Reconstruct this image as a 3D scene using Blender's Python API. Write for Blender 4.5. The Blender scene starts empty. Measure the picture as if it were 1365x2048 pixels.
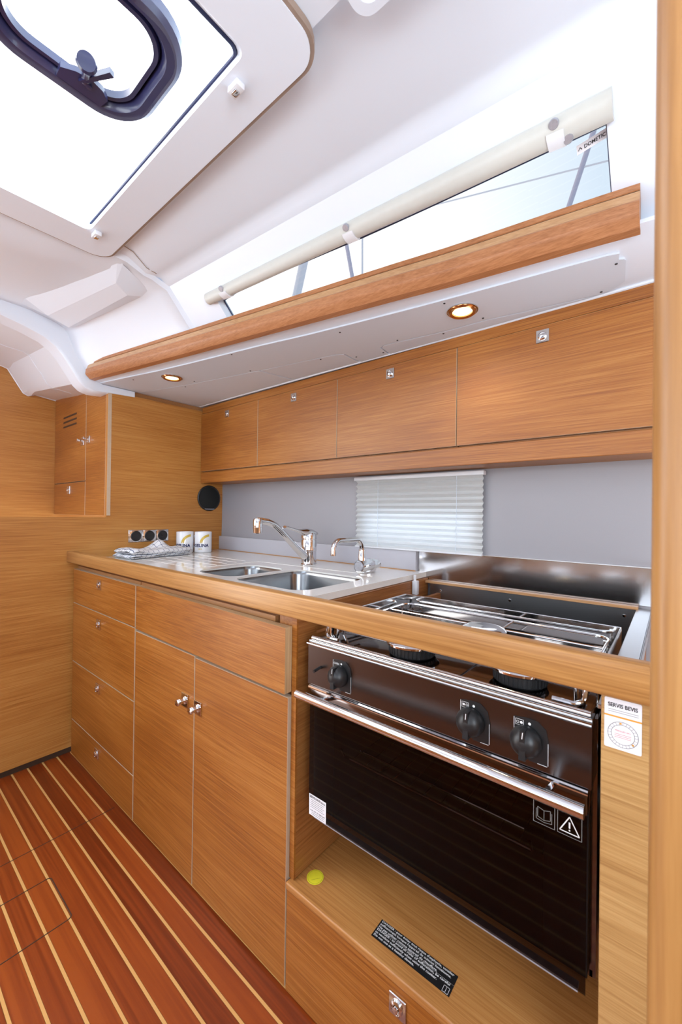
import bpy, bmesh, math, random
from mathutils import Vector, Matrix
random.seed(7)
S = bpy.context.scene
C = S.collection
pi = math.pi

# ------------------------------------------------------------------ camera, world, lights, exposure
cam_d = bpy.data.cameras.new('camera')
cam = bpy.data.objects.new('camera', cam_d); C.objects.link(cam)
R_ = Vector((0.77279646, 0.63452656, 0.012715)); U_ = Vector((-0.00751897, -0.01087938, 0.99991255)); F_ = Vector((-0.6346094, 0.77282448, 0.00363656))
cam.matrix_world = Matrix(((R_.x, U_.x, -F_.x, 0), (R_.y, U_.y, -F_.y, 0), (R_.z, U_.z, -F_.z, 1.15), (0, 0, 0, 1)))
cam_d.sensor_fit = 'VERTICAL'; cam_d.sensor_height = 36; cam_d.sensor_width = 24
cam_d.lens = 811.47 * 36 / 2048
cam_d.clip_start = 0.02; cam_d.clip_end = 200
cam_d.dof.use_dof = True; cam_d.dof.focus_distance = 1.5; cam_d.dof.aperture_fstop = 9.0
S.camera = cam
S.view_settings.view_transform = 'Standard'; S.view_settings.look = 'None'
S.view_settings.exposure = 0.28; S.view_settings.gamma = 1.0; S.view_settings.use_curve_mapping = False

W = bpy.data.worlds.new('sky'); S.world = W; W.use_nodes = True
wt = W.node_tree; wt.nodes.clear()
w_o = wt.nodes.new('ShaderNodeOutputWorld'); w_b = wt.nodes.new('ShaderNodeBackground')
w_c = wt.nodes.new('ShaderNodeTexCoord'); w_s = wt.nodes.new('ShaderNodeSeparateXYZ')
w_m = wt.nodes.new('ShaderNodeMapRange'); w_x = wt.nodes.new('ShaderNodeMix'); w_x.data_type = 'RGBA'
wt.links.new(w_c.outputs['Generated'], w_s.inputs[0])
wt.links.new(w_s.outputs['X'], w_m.inputs['Value'])
w_m.inputs['From Min'].default_value = -0.42; w_m.inputs['From Max'].default_value = -0.10
wt.links.new(w_m.outputs['Result'], w_x.inputs['Factor'])
w_x.inputs['A'].default_value = (1.25, 1.28, 1.3, 1); w_x.inputs['B'].default_value = (0.74, 0.89, 1.03, 1)
wt.links.new(w_x.outputs['Result'], w_b.inputs['Color'])
w_b.inputs['Strength'].default_value = 4.7
wt.links.new(w_b.outputs[0], w_o.inputs['Surface'])


def area(name, loc, target, sx, sy, power, color=(1, 1, 1)):
    l = bpy.data.lights.new(name, 'AREA'); l.shape = 'RECTANGLE'; l.size = sx; l.size_y = sy
    l.energy = power; l.color = color
    o = bpy.data.objects.new(name, l); C.objects.link(o); o.location = loc
    o.rotation_euler = (Vector(target) - Vector(loc)).to_track_quat('-Z', 'Y').to_euler()
    return o


l1 = area('companionway_side_fill', (1.15, -0.70, 1.25), (-1.2, 0.8, 1.95), 0.9, 0.8, 13, (0.85, 0.93, 1.0))  # companionway light, set low and tilted up as added fill under the deck
l2 = area('port_side_fill', (-0.35, -1.60, 1.12), (-0.5, 0.7, 2.5), 1.6, 0.5, 8.0, (0.83, 0.92, 1.0))  # added unseen fill lamp below the port windows, aimed up to brighten the liner
l1.data.spread = math.radians(125); l2.data.spread = math.radians(115)


# ------------------------------------------------------------------ materials
def new_mat(name):
    m = bpy.data.materials.new(name); m.use_nodes = True
    nt = m.node_tree
    return m, nt, nt.nodes['Principled BSDF']


def plain(name, col, rough=0.5, metal=0.0, bump=0.0, bscale=60, coat=0.0, var=0.0, **kw):
    m, nt, p = new_mat(name)
    p.inputs['Base Color'].default_value = (*col, 1); p.inputs['Roughness'].default_value = rough
    p.inputs['Metallic'].default_value = metal; p.inputs['Coat Weight'].default_value = coat
    g = nt.nodes.new('ShaderNodeNewGeometry')
    n = nt.nodes.new('ShaderNodeTexNoise'); n.inputs['Scale'].default_value = bscale; n.inputs['Detail'].default_value = 3
    nt.links.new(g.outputs['Position'], n.inputs['Vector'])
    if var > 0:
        mx = nt.nodes.new('ShaderNodeMix'); mx.data_type = 'RGBA'
        mx.inputs['A'].default_value = tuple(c * (1 - var) for c in col) + (1,); mx.inputs['B'].default_value = tuple(min(1, c * (1 + var)) for c in col) + (1,)
        nt.links.new(n.outputs['Fac'], mx.inputs['Factor']); nt.links.new(mx.outputs['Result'], p.inputs['Base Color'])
    if bump > 0:
        b = nt.nodes.new('ShaderNodeBump'); b.inputs['Strength'].default_value = bump; b.inputs['Distance'].default_value = 0.002
        nt.links.new(n.outputs['Fac'], b.inputs['Height']); nt.links.new(b.outputs['Normal'], p.inputs['Normal'])
    for k, v in kw.items():
        p.inputs[k].default_value = v
    return m


def wood(name, grain, dark, mid, light, rough=0.40, fine=260, coat=0.06, figure=9.0, spread=0.80, coarse=0.45):
    """veneer: streaks run along the grain axis"""
    m, nt, p = new_mat(name)
    g = nt.nodes.new('ShaderNodeNewGeometry')

    def mapped(along, across):
        mp = nt.nodes.new('ShaderNodeMapping')
        sc = [across, across, across]; sc['XYZ'.index(grain)] = along
        mp.inputs['Scale'].default_value = sc
        nt.links.new(g.outputs['Position'], mp.inputs['Vector'])
        return mp
    # large slow figure that bends the streaks
    warp = nt.nodes.new('ShaderNodeTexNoise'); warp.inputs['Scale'].default_value = 1.0; warp.inputs['Detail'].default_value = 2
    nt.links.new(mapped(1.6, figure * 0.55).outputs[0], warp.inputs['Vector'])
    n1 = nt.nodes.new('ShaderNodeTexNoise'); n1.inputs['Scale'].default_value = 1.0; n1.inputs['Detail'].default_value = 5; n1.inputs['Roughness'].default_value = 0.65
    n1.inputs['Distortion'].default_value = 0.35
    nt.links.new(mapped(3.5, fine * 1.15).outputs[0], n1.inputs['Vector'])
    n2 = nt.nodes.new('ShaderNodeTexNoise'); n2.inputs['Scale'].default_value = 1.0; n2.inputs['Detail'].default_value = 2
    nt.links.new(mapped(7, fine * 3.2).outputs[0], n2.inputs['Vector'])
    a = nt.nodes.new('ShaderNodeMath'); a.operation = 'MULTIPLY'; a.inputs[1].default_value = coarse
    nt.links.new(n1.outputs['Fac'], a.inputs[0])
    b = nt.nodes.new('ShaderNodeMath'); b.operation = 'MULTIPLY_ADD'; b.inputs[1].default_value = 0.3
    nt.links.new(n2.outputs['Fac'], b.inputs[0]); nt.links.new(a.outputs[0], b.inputs[2])
    c = nt.nodes.new('ShaderNodeMath'); c.operation = 'MULTIPLY_ADD'; c.inputs[1].default_value = 0.7 - coarse
    nt.links.new(warp.outputs['Fac'], c.inputs[0]); nt.links.new(b.outputs[0], c.inputs[2])
    r = nt.nodes.new('ShaderNodeValToRGB')
    e = r.color_ramp.elements
    e[0].position = 0.5 - 0.13 * spread; e[0].color = (*dark, 1)
    e[1].position = 0.5 + 0.13 * spread; e[1].color = (*light, 1)
    k = e.new(0.5); k.color = (*mid, 1)
    nt.links.new(c.outputs[0], r.inputs[0]); nt.links.new(r.outputs[0], p.inputs['Base Color'])
    p.inputs['Roughness'].default_value = rough; p.inputs['Coat Weight'].default_value = coat; p.inputs['Coat Roughness'].default_value = 0.25
    bu = nt.nodes.new('ShaderNodeBump'); bu.inputs['Strength'].default_value = 0.12; bu.inputs['Distance'].default_value = 0.001
    nt.links.new(n2.outputs['Fac'], bu.inputs['Height']); nt.links.new(bu.outputs['Normal'], p.inputs['Normal'])
    return m


OD, OM, OL = (0.225, 0.066, 0.007), (0.335, 0.113, 0.014), (0.44, 0.182, 0.038)
M = {}
M['oak'] = wood('oak_veneer_along', 'X', OD, OM, OL)
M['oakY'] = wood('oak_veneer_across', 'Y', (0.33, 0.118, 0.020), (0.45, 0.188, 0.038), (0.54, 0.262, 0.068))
M['oakpanel'] = wood('oak_veneer_bold', 'X', (0.30, 0.145, 0.045), (0.44, 0.25, 0.09), (0.55, 0.34, 0.14), fine=130, spread=1.1)
M['oakstep'] = wood('oak_veneer_step', 'X', (0.28, 0.105, 0.024), (0.43, 0.185, 0.048), (0.53, 0.265, 0.085), fine=150, spread=1.1)
M['rail'] = wood('solid_oak_rail', 'X', (0.31, 0.135, 0.036), (0.41, 0.195, 0.056), (0.48, 0.245, 0.078), rough=0.36, fine=120, coat=0.12)
M['teakrail'] = wood('mahogany_rail', 'X', (0.29, 0.11, 0.040), (0.38, 0.155, 0.060), (0.45, 0.20, 0.085), rough=0.4, fine=140)
M['teakrail_pale'] = wood('pale_rail_layer', 'X', (0.40, 0.20, 0.085), (0.48, 0.26, 0.115), (0.54, 0.31, 0.15), rough=0.4, fine=120)
M['post'] = wood('post_wood', 'Z', (0.29, 0.13, 0.036), (0.35, 0.165, 0.048), (0.41, 0.205, 0.064), rough=0.4, fine=70)
M['niche'] = wood('niche_wood', 'Y', (0.23, 0.075, 0.016), (0.33, 0.125, 0.032), (0.41, 0.175, 0.05), fine=120)
M['cream'] = plain('cream_edge_band', (0.52, 0.40, 0.28), 0.5, var=0.1)
M['ply'] = wood('plywood_edge', 'Z', (0.35, 0.2, 0.1), (0.55, 0.36, 0.18), (0.66, 0.46, 0.26), fine=500)
M['gap'] = plain('dark_gap', (0.05, 0.025, 0.012), 0.8)
M['liner'] = plain('white_gelcoat', (0.735, 0.79, 0.87), 0.38, bump=0.04, bscale=9, coat=0.15)
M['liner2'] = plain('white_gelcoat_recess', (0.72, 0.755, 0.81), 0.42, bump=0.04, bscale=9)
M['greypanel'] = plain('pale_grey_panel', (0.64, 0.70, 0.78), 0.5, bump=0.05, bscale=120)
M['splash'] = plain('grey_wall_laminate', (0.315, 0.305, 0.325), 0.42, bump=0.03, bscale=300, var=0.02)
M['upstand'] = plain('pale_grey_upstand', (0.46, 0.45, 0.49), 0.35)
M['corian'] = plain('cream_solid_surface', (0.82, 0.79, 0.74), 0.16, coat=0.6, var=0.03)
M['steel'] = plain('polished_steel', (0.72, 0.71, 0.70), 0.09, 1.0)
M['wallsteel'] = plain('scuffed_steel_sheet', (0.62, 0.61, 0.62), 0.13, 1.0, bump=0.05, bscale=35)
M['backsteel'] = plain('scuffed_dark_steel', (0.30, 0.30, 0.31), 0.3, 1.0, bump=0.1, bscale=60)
M['darksteel'] = plain('dark_polished_steel', (0.13, 0.112, 0.108), 0.08, 1.0)
M['panelsteel'] = plain('satin_dark_steel', (0.115, 0.10, 0.096), 0.27, 1.0)
M['brushed'] = plain('brushed_steel', (0.62, 0.62, 0.63), 0.28, 1.0, bump=0.05, bscale=500)
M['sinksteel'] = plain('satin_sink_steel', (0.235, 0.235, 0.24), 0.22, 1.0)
M['chrome'] = plain('chrome', (0.70, 0.69, 0.70), 0.06, 1.0)
M['black'] = plain('black_plastic', (0.012, 0.012, 0.013), 0.38)
M['blackgrille'] = plain('black_grille', (0.004, 0.005, 0.005), 0.8, bump=0.2, bscale=900)
M['cast'] = plain('burner_black_metal', (0.03, 0.03, 0.032), 0.45, 0.6)
M['paper'] = plain('white_paper', (0.80, 0.80, 0.84), 0.5)
M['ink'] = plain('black_ink', (0.015, 0.015, 0.02), 0.5)
M['red'] = plain('red_ink', (0.55, 0.08, 0.08), 0.5)
M['orange'] = plain('orange_ink', (0.70, 0.32, 0.04), 0.5)
M['whiteink'] = plain('white_ink', (0.75, 0.75, 0.75), 0.5)
M['greyink'] = plain('grey_ink', (0.28, 0.28, 0.28), 0.5)
M['yellow'] = plain('yellow_sticker', (0.80, 0.72, 0.03), 0.5, var=0.06, bscale=90)
M['china'] = plain('white_china', (0.80, 0.80, 0.83), 0.12, coat=0.5)
M['navy'] = plain('navy_print', (0.012, 0.018, 0.09), 0.3)
M['gold'] = plain('yellow_print', (0.62, 0.42, 0.06), 0.3)
M['whiteplastic'] = plain('white_plastic', (0.72, 0.73, 0.76), 0.35)
M['valance'] = plain('ivory_blind_cassette', (0.56, 0.555, 0.51), 0.4, var=0.04)
M['seal'] = plain('navy_rubber_seal', (0.02, 0.03, 0.09), 0.4)
M['hatchring'] = plain('dark_navy_frame', (0.022, 0.022, 0.075), 0.30, var=0.3, bscale=14, coat=0.3)
M['aluminium'] = plain('grey_aluminium', (0.42, 0.42, 0.46), 0.45, 0.6, var=0.2, bscale=200)
M['wornsteel'] = plain('worn_grey_strip', (0.34, 0.36, 0.42), 0.5, 0.3, var=0.3, bscale=90)
M['copper'] = plain('copper_ring', (0.52, 0.28, 0.12), 0.18, 1.0)
M['seam_brown'] = plain('brown_sealant_seam', (0.30, 0.22, 0.17), 0.6, var=0.25, bscale=30)
M['backwood'] = wood('cabin_far_side_wood', 'X', (0.28, 0.12, 0.045), (0.36, 0.165, 0.06), (0.44, 0.21, 0.08))

m, nt, p = new_mat('lamp_lens')
p.inputs['Base Color'].default_value = (0.9, 0.8, 0.6, 1); p.inputs['Emission Color'].default_value = (1.0, 0.86, 0.55, 1); p.inputs['Emission Strength'].default_value = 2.2
M['lens'] = m


def pane(name, tint, gloss_rough=0.02, refl=1.0):
    m = bpy.data.materials.new(name); m.use_nodes = True; nt = m.node_tree; nt.nodes.clear()
    o = nt.nodes.new('ShaderNodeOutputMaterial'); mx = nt.nodes.new('ShaderNodeMixShader')
    t = nt.nodes.new('ShaderNodeBsdfTransparent'); g = nt.nodes.new('ShaderNodeBsdfGlossy'); lw = nt.nodes.new('ShaderNodeLayerWeight')
    pw = nt.nodes.new('ShaderNodeMath'); pw.operation = 'POWER'; pw.inputs[1].default_value = 5.0; nt.links.new(lw.outputs['Facing'], pw.inputs[0])
    f = nt.nodes.new('ShaderNodeMath'); f.operation = 'MULTIPLY_ADD'; f.inputs[1].default_value = 0.96; f.inputs[2].default_value = 0.04; nt.links.new(pw.outputs[0], f.inputs[0])
    t.inputs['Color'].default_value = (*tint, 1); g.inputs['Roughness'].default_value = gloss_rough; g.inputs['Color'].default_value = (refl, refl, refl, 1)
    nt.links.new(f.outputs[0], mx.inputs[0]); nt.links.new(t.outputs[0], mx.inputs[1]); nt.links.new(g.outputs[0], mx.inputs[2])
    nt.links.new(mx.outputs[0], o.inputs['Surface'])
    return m


M['hatchglass'] = pane('clear_acrylic', (0.97, 0.98, 1.0))
M['sideglass'] = pane('smoked_acrylic', (0.172, 0.172, 0.172))
M['blindglass'] = pane('clear_portlight', (0.8, 0.82, 0.85))
M['ovenglass'] = pane('dark_oven_glass', (0.16, 0.135, 0.125), 0.03, 0.42)
M['lidglass'] = pane('clear_glass', (0.85, 0.87, 0.88))

# blind cloth: diffuse + translucent
m = bpy.data.materials.new('pleated_blind_cloth'); m.use_nodes = True; nt = m.node_tree; nt.nodes.clear()
o_ = nt.nodes.new('ShaderNodeOutputMaterial'); mx = nt.nodes.new('ShaderNodeMixShader'); d_ = nt.nodes.new('ShaderNodeBsdfDiffuse'); t_ = nt.nodes.new('ShaderNodeBsdfTranslucent')
d_.inputs['Color'].default_value = (0.64, 0.64, 0.63, 1); t_.inputs['Color'].default_value = (0.55, 0.60, 0.66, 1); mx.inputs[0].default_value = 0.16
nt.links.new(d_.outputs[0], mx.inputs[1]); nt.links.new(t_.outputs[0], mx.inputs[2]); nt.links.new(mx.outputs[0], o_.inputs['Surface'])
M['cloth'] = m

# teak-and-holly style floor: boards with thin pale inlay strips running along X
m, nt, p = new_mat('striped_cabin_sole')
g = nt.nodes.new('ShaderNodeNewGeometry'); sp = nt.nodes.new('ShaderNodeSeparateXYZ'); nt.links.new(g.outputs['Position'], sp.inputs[0])
PITCH, WID, OFF = 0.0556, 0.0068, 0.628


def mth(op, a=None, b=None, c=None):
    n = nt.nodes.new('ShaderNodeMath'); n.operation = op
    for i, v in enumerate((a, b, c)):
        if v is None: continue
        if isinstance(v, (int, float)): n.inputs[i].default_value = v
        else: nt.links.new(v, n.inputs[i])
    return n.outputs[0]


yy = mth('ADD', sp.outputs['Y'], -(OFF + 0.004) + 20 * PITCH)
yd = mth('DIVIDE', yy, PITCH)
fr = mth('FRACT', yd); cell = mth('FLOOR', yd)
ab = mth('ABSOLUTE', mth('SUBTRACT', fr, 0.5))
strip = mth('GREATER_THAN', ab, 0.5 - WID / PITCH / 2)
edge = mth('GREATER_THAN', ab, 0.5 - (WID + 0.0016) / PITCH / 2)
cmb = nt.nodes.new('ShaderNodeCombineXYZ')
nt.links.new(mth('MULTIPLY', sp.outputs['X'], 1.8), cmb.inputs[0]); nt.links.new(mth('MULTIPLY', sp.outputs['Y'], 75), cmb.inputs[1]); nt.links.new(mth('MULTIPLY', cell, 7.31), cmb.inputs[2])
n1 = nt.nodes.new('ShaderNodeTexNoise'); n1.inputs['Scale'].default_value = 1; n1.inputs['Detail'].default_value = 5; n1.inputs['Distortion'].default_value = 0.6
nt.links.new(cmb.outputs[0], n1.inputs['Vector'])
wn = nt.nodes.new('ShaderNodeTexWhiteNoise'); wn.noise_dimensions = '1D'; nt.links.new(cell, wn.inputs['W'])
fac = mth('ADD', mth('MULTIPLY', n1.outputs['Fac'], 0.8), mth('MULTIPLY', wn.outputs['Value'], 0.28))
rp = nt.nodes.new('ShaderNodeValToRGB'); e = rp.color_ramp.elements
e[0].position = 0.33; e[0].color = (0.15, 0.022, 0.003, 1); e[1].position = 0.75; e[1].color = (0.32, 0.064, 0.009, 1)
k = e.new(0.52); k.color = (0.24, 0.041, 0.006, 1)
nt.links.new(fac, rp.inputs[0])
mA = nt.nodes.new('ShaderNodeMix'); mA.data_type = 'RGBA'; nt.links.new(edge, mA.inputs['Factor']); nt.links.new(rp.outputs[0], mA.inputs['A']); mA.inputs['B'].default_value = (0.13, 0.05, 0.008, 1)
mB = nt.nodes.new('ShaderNodeMix'); mB.data_type = 'RGBA'; nt.links.new(strip, mB.inputs['Factor']); nt.links.new(mA.outputs['Result'], mB.inputs['A']); mB.inputs['B'].default_value = (0.66, 0.36, 0.12, 1)
nt.links.new(mB.outputs['Result'], p.inputs['Base Color']); p.inputs['Roughness'].default_value = 0.3; p.inputs['Coat Weight'].default_value = 0.10; p.inputs['Coat Roughness'].default_value = 0.2
M['sole'] = m

# tea towel: white with thin blue-grey check lines that follow the cloth
m, nt, p = new_mat('checked_towel_cloth')
uv = nt.nodes.new('ShaderNodeUVMap'); sp = nt.nodes.new('ShaderNodeSeparateXYZ'); nt.links.new(uv.outputs[0], sp.inputs[0])
ls = []
for ax, per in (('X', 0.027), ('Y', 0.027)):
    f_ = mth('FRACT', mth('DIVIDE', sp.outputs[ax], per)); ls.append(mth('GREATER_THAN', mth('ABSOLUTE', mth('SUBTRACT', f_, 0.5)), 0.5 - 0.045))
mk = mth('MAXIMUM', ls[0], ls[1])
mA = nt.nodes.new('ShaderNodeMix'); mA.data_type = 'RGBA'; nt.links.new(mk, mA.inputs['Factor']); mA.inputs['A'].default_value = (0.78, 0.79, 0.82, 1); mA.inputs['B'].default_value = (0.08, 0.11, 0.2, 1)
nt.links.new(mA.outputs['Result'], p.inputs['Base Color']); p.inputs['Roughness'].default_value = 0.9
M['towel'] = m


# ------------------------------------------------------------------ mesh helpers
class B:
    def __init__(s):
        s.bm = bmesh.new(); s.mi = 0; s.mats = []

    def mat(s, key):
        if key not in s.mats: s.mats.append(key)
        s.mi = s.mats.index(key); return s

    def _faces(s, fs):
        for f in fs: f.material_index = s.mi

    def face(s, pts):
        vs = [s.bm.verts.new(p) for p in pts]
        f = s.bm.faces.new(vs); f.material_index = s.mi; return f

    def box(s, x0, x1, y0, y1, z0, z1, bev=0.0, seg=2):
        r = bmesh.ops.create_cube(s.bm, size=1)
        vs = r['verts']
        for v in vs:
            v.co = Vector(((x0 + x1) / 2 + v.co.x * (x1 - x0), (y0 + y1) / 2 + v.co.y * (y1 - y0), (z0 + z1) / 2 + v.co.z * (z1 - z0)))
        fs = list({f for v in vs for f in v.link_faces}); s._faces(fs)
        if bev > 0:
            es = list({e for v in vs for e in v.link_edges})
            rr = bmesh.ops.bevel(s.bm, geom=es, offset=bev, segments=seg, profile=0.5, affect='EDGES')
            s._faces(rr['faces'])
        return s

    def prism(s, pts, axis, a, b):
        """2D polygon extruded along axis; pts are the other two coords in xyz order"""
        def mk(p, t):
            if axis == 'X': return (t, p[0], p[1])
            if axis == 'Y': return (p[0], t, p[1])
            return (p[0], p[1], t)
        A = [s.bm.verts.new(mk(p, a)) for p in pts]; Bv = [s.bm.verts.new(mk(p, b)) for p in pts]
        n = len(pts); fs = [s.bm.faces.new(A), s.bm.faces.new(list(reversed(Bv)))]
        for i in range(n):
            fs.append(s.bm.faces.new((A[i], Bv[i], Bv[(i + 1) % n], A[(i + 1) % n])))
        s._faces(fs); return s

    def loft(s, rings, closed_ring=True, cap0=False, cap1=False, loop=False):
        V = [[s.bm.verts.new(p) for p in r] for r in rings]
        n = len(V[0]); fs = []
        rng = range(len(V)) if loop else range(len(V) - 1)
        for i in rng:
            j = (i + 1) % len(V)
            for k in range(n if closed_ring else n - 1):
                k2 = (k + 1) % n
                fs.append(s.bm.faces.new((V[i][k], V[i][k2], V[j][k2], V[j][k])))
        if cap0: fs.append(s.bm.faces.new(list(reversed(V[0]))))
        if cap1: fs.append(s.bm.faces.new(V[-1]))
        s._faces(fs); return s

    def tube(s, path, r, seg=12, closed=False, caps=True):
        P = [Vector(p) for p in path]; n = len(P)
        rr = r if isinstance(r, (list, tuple)) else [r] * n
        rings = []; up = None
        for i in range(n):
            if closed: t = (P[(i + 1) % n] - P[i - 1])
            elif i == 0: t = P[1] - P[0]
            elif i == n - 1: t = P[-1] - P[-2]
            else: t = P[i + 1] - P[i - 1]
            t.normalize()
            if up is None:
                up = Vector((0, 0, 1)) if abs(t.z) < 0.9 else Vector((1, 0, 0))
            u = t.cross(up).normalized(); v = u.cross(t).normalized(); up = v
            rings.append([P[i] + (u * math.cos(a) + v * math.sin(a)) * rr[i] for a in [2 * pi * k / seg for k in range(seg)]])
        return s.loft(rings, True, caps and not closed, caps and not closed, closed)

    def lathe(s, prof, cen, axis=(0, 0, 1), seg=32, cap=True):
        """prof: list of (radius, height along axis)"""
        ax = Vector(axis).normalized(); up = Vector((0, 0, 1)) if abs(ax.z) < 0.9 else Vector((1, 0, 0))
        u = ax.cross(up).normalized(); v = ax.cross(u).normalized(); c = Vector(cen)
        rings = [[c + ax * h + (u * math.cos(2 * pi * k / seg) + v * math.sin(2 * pi * k / seg)) * max(r, 1e-5) for k in range(seg)] for r, h in prof]
        return s.loft(rings, True, cap, cap)

    def plate(s, outer, holes, z0, z1):
        """flat plate with holes in XY"""
        for z in (z1, z0):
            es = []
            for lp in [outer] + holes:
                vs = [s.bm.verts.new((p[0], p[1], z)) for p in lp]
                es += [s.bm.edges.new((vs[i], vs[(i + 1) % len(vs)])) for i in range(len(vs))]
            r = bmesh.ops.triangle_fill(s.bm, edges=es, use_beauty=True, use_dissolve=False)
            fs = [g for g in r['geom'] if isinstance(g, bmesh.types.BMFace)]
            s._faces(fs)
        for lp in [outer] + holes:
            s.loft([[(p[0], p[1], z1) for p in lp], [(p[0], p[1], z0) for p in lp]])
        return s

    def build(s, name, mat=None, parent=None, smooth=True, angle=35, **tags):
        bmesh.ops.remove_doubles(s.bm, verts=s.bm.verts, dist=1e-6)
        bmesh.ops.recalc_face_normals(s.bm, faces=s.bm.faces)
        off = world_loc(parent)
        for v in s.bm.verts: v.co -= off
        me = bpy.data.meshes.new(name); s.bm.to_mesh(me); s.bm.free()
        keys = s.mats if s.mats else [mat]
        for k in keys: me.materials.append(M[k])
        if smooth:
            for f in me.polygons: f.use_smooth = True
            me.set_sharp_from_angle(angle=math.radians(angle))
        o = bpy.data.objects.new(name, me); C.objects.link(o)
        if parent: o.parent = parent
        for k, v in tags.items(): o[k] = v
        return o


def world_loc(o):
    v = Vector((0, 0, 0))
    while o is not None:
        v += Vector(o.location); o = o.parent
    return v


def thing(name, label, cat, loc=(0, 0, 0), group=None):
    o = bpy.data.objects.new(name, None); C.objects.link(o); o.location = loc
    o.empty_display_size = 0.05
    o['label'] = label; o['category'] = cat
    if group: o['group'] = group
    return o


def tag(o, label, cat, group=None):
    o['label'] = label; o['category'] = cat
    if group: o['group'] = group
    return o


def struct(b, name, mat=None, parent=None, **k):
    o = b.build(name, mat, parent, **k)
    if parent is None: o['kind'] = 'structure'
    return o


def rrect(x0, x1, y0, y1, r, n=6):
    pts = []
    for cx, cy, a0 in ((x1 - r, y1 - r, 0), (x0 + r, y1 - r, pi / 2), (x0 + r, y0 + r, pi), (x1 - r, y0 + r, 1.5 * pi)):
        for i in range(n + 1):
            a = a0 + (pi / 2) * i / n
            pts.append((cx + r * math.cos(a), cy + r * math.sin(a)))
    return pts


def arc(c, r, a0, a1, n):
    return [(c[0] + r * math.cos(a0 + (a1 - a0) * i / n), c[1] + r * math.sin(a0 + (a1 - a0) * i / n)) for i in range(n + 1)]


def interp(x, xs, ys):
    if x <= xs[0]: return ys[0]
    for i in range(len(xs) - 1):
        if x <= xs[i + 1]:
            return ys[i] + (ys[i + 1] - ys[i]) * (x - xs[i]) / (xs[i + 1] - xs[i])
    return ys[-1]


def text_pts(body, size, align='LEFT', bold=0.0, spacing=1.0):
    """-> (verts, faces) of the text as flat mesh in XY"""
    cu = bpy.data.curves.new('lettering', 'FONT'); cu.body = body; cu.size = size; cu.align_x = align; cu.space_character = spacing
    cu.offset = bold; cu.resolution_u = 3
    ob = bpy.data.objects.new('lettering', cu); C.objects.link(ob)
    dg = bpy.context.evaluated_depsgraph_get(); dg.update()
    me = bpy.data.meshes.new_from_object(ob.evaluated_get(dg))
    vs = [v.co.copy() for v in me.vertices]; fs = [tuple(f.vertices) for f in me.polygons]
    C.objects.unlink(ob); bpy.data.objects.remove(ob); bpy.data.curves.remove(cu); bpy.data.meshes.remove(me)
    return vs, fs


def add_text(b, body, size, origin, ux, uy, align='LEFT', bold=0.0, spacing=1.0, width=None):
    """lay text on the plane origin + x*ux + y*uy"""
    vs, fs = text_pts(body, size, align, bold, spacing)
    if not vs: return
    k = 1.0
    if width:
        w = max(v.x for v in vs) - min(v.x for v in vs); k = width / w
    o = Vector(origin); ux = Vector(ux); uy = Vector(uy)
    V = [b.bm.verts.new(o + ux * (v.x * k) + uy * v.y) for v in vs]
    for f in fs:
        try:
            ff = b.bm.faces.new([V[i] for i in f]); ff.material_index = b.mi
        except ValueError:
            pass


def quad(b, o, ux, uy, x0, x1, y0, y1):
    o = Vector(o); ux = Vector(ux); uy = Vector(uy)
    b.face([o + ux * x0 + uy * y0, o + ux * x1 + uy * y0, o + ux * x1 + uy * y1, o + ux * x0 + uy * y1])


def line(b, o, ux, uy, p, q, w):
    d = Vector((q[0] - p[0], q[1] - p[1])); d.normalize(); n = Vector((-d.y, d.x)) * w / 2
    pts = [(p[0] + n.x, p[1] + n.y), (q[0] + n.x, q[1] + n.y), (q[0] - n.x, q[1] - n.y), (p[0] - n.x, p[1] - n.y)]
    o = Vector(o); ux = Vector(ux); uy = Vector(uy)
    b.face([o + ux * a + uy * c for a, c in pts])


def ring(b, o, ux, uy, c, r0, r1, n=32, a0=0, a1=2 * pi):
    o = Vector(o); ux = Vector(ux); uy = Vector(uy)
    for i in range(n):
        t0 = a0 + (a1 - a0) * i / n; t1 = a0 + (a1 - a0) * (i + 1) / n
        P = [(c[0] + r * math.cos(t), c[1] + r * math.sin(t)) for r, t in ((r0, t0), (r1, t0), (r1, t1), (r0, t1))]
        b.face([o + ux * x + uy * y for x, y in P])


# ------------------------------------------------------------------ the cabin shell
BX = -2.202          # face of the galley bulkhead
b = B(); b.box(-3.12, 1.3, -1.75, 0.72, -0.04, 0.0)
struct(b, 'floor', 'sole')

# loose floor hatch: thin seam around a board section, and the cross seam
b = B()
for pts in ([(-1.675, -0.4), (-1.664, 0.675)],):
    b.box(-1.668, -1.6655, -0.5, 0.67, 0.0, 0.0006)
struct(b, 'trim_1', 'gap')
b = B()
o_r = rrect(-1.502, -1.305, 0.06, 0.418, 0.012); i_r = rrect(-1.4995, -1.3075, 0.0625, 0.4155, 0.011)
b.plate(o_r, [i_r], 0.0, 0.0008)
tag(b.build('floor_hatch_seam', 'gap'), 'thin dark seam of the small lift-out panel in the striped floor', 'floor panel')

# bulkhead (wall forward): half height part, full height part
b = B()
b.prism([(-0.3, 0.03), (0.70, 0.03), (1.50, 0.03), (1.497, 0.993), (1.508, 1.33), (1.508, 1.752), (0.826, 1.752), (0.826, 1.117), (-0.3, 1.117)], 'X', -2.225, BX)
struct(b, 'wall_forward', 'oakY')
b = B(); b.box(-2.24, -2.215, -0.3, 0.70, 0.0, 0.035)
struct(b, 'baseboard_forward', 'gap')
b = B(); b.box(BX, BX + 0.0015, 0.826, 0.843, 1.125, 1.752)
struct(b, 'trim_2', 'cream')
b = B(); b.box(-2.27, -2.24, 0.88, 1.62, 1.3, 1.784)
struct(b, 'trim_3', 'oakY')

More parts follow.
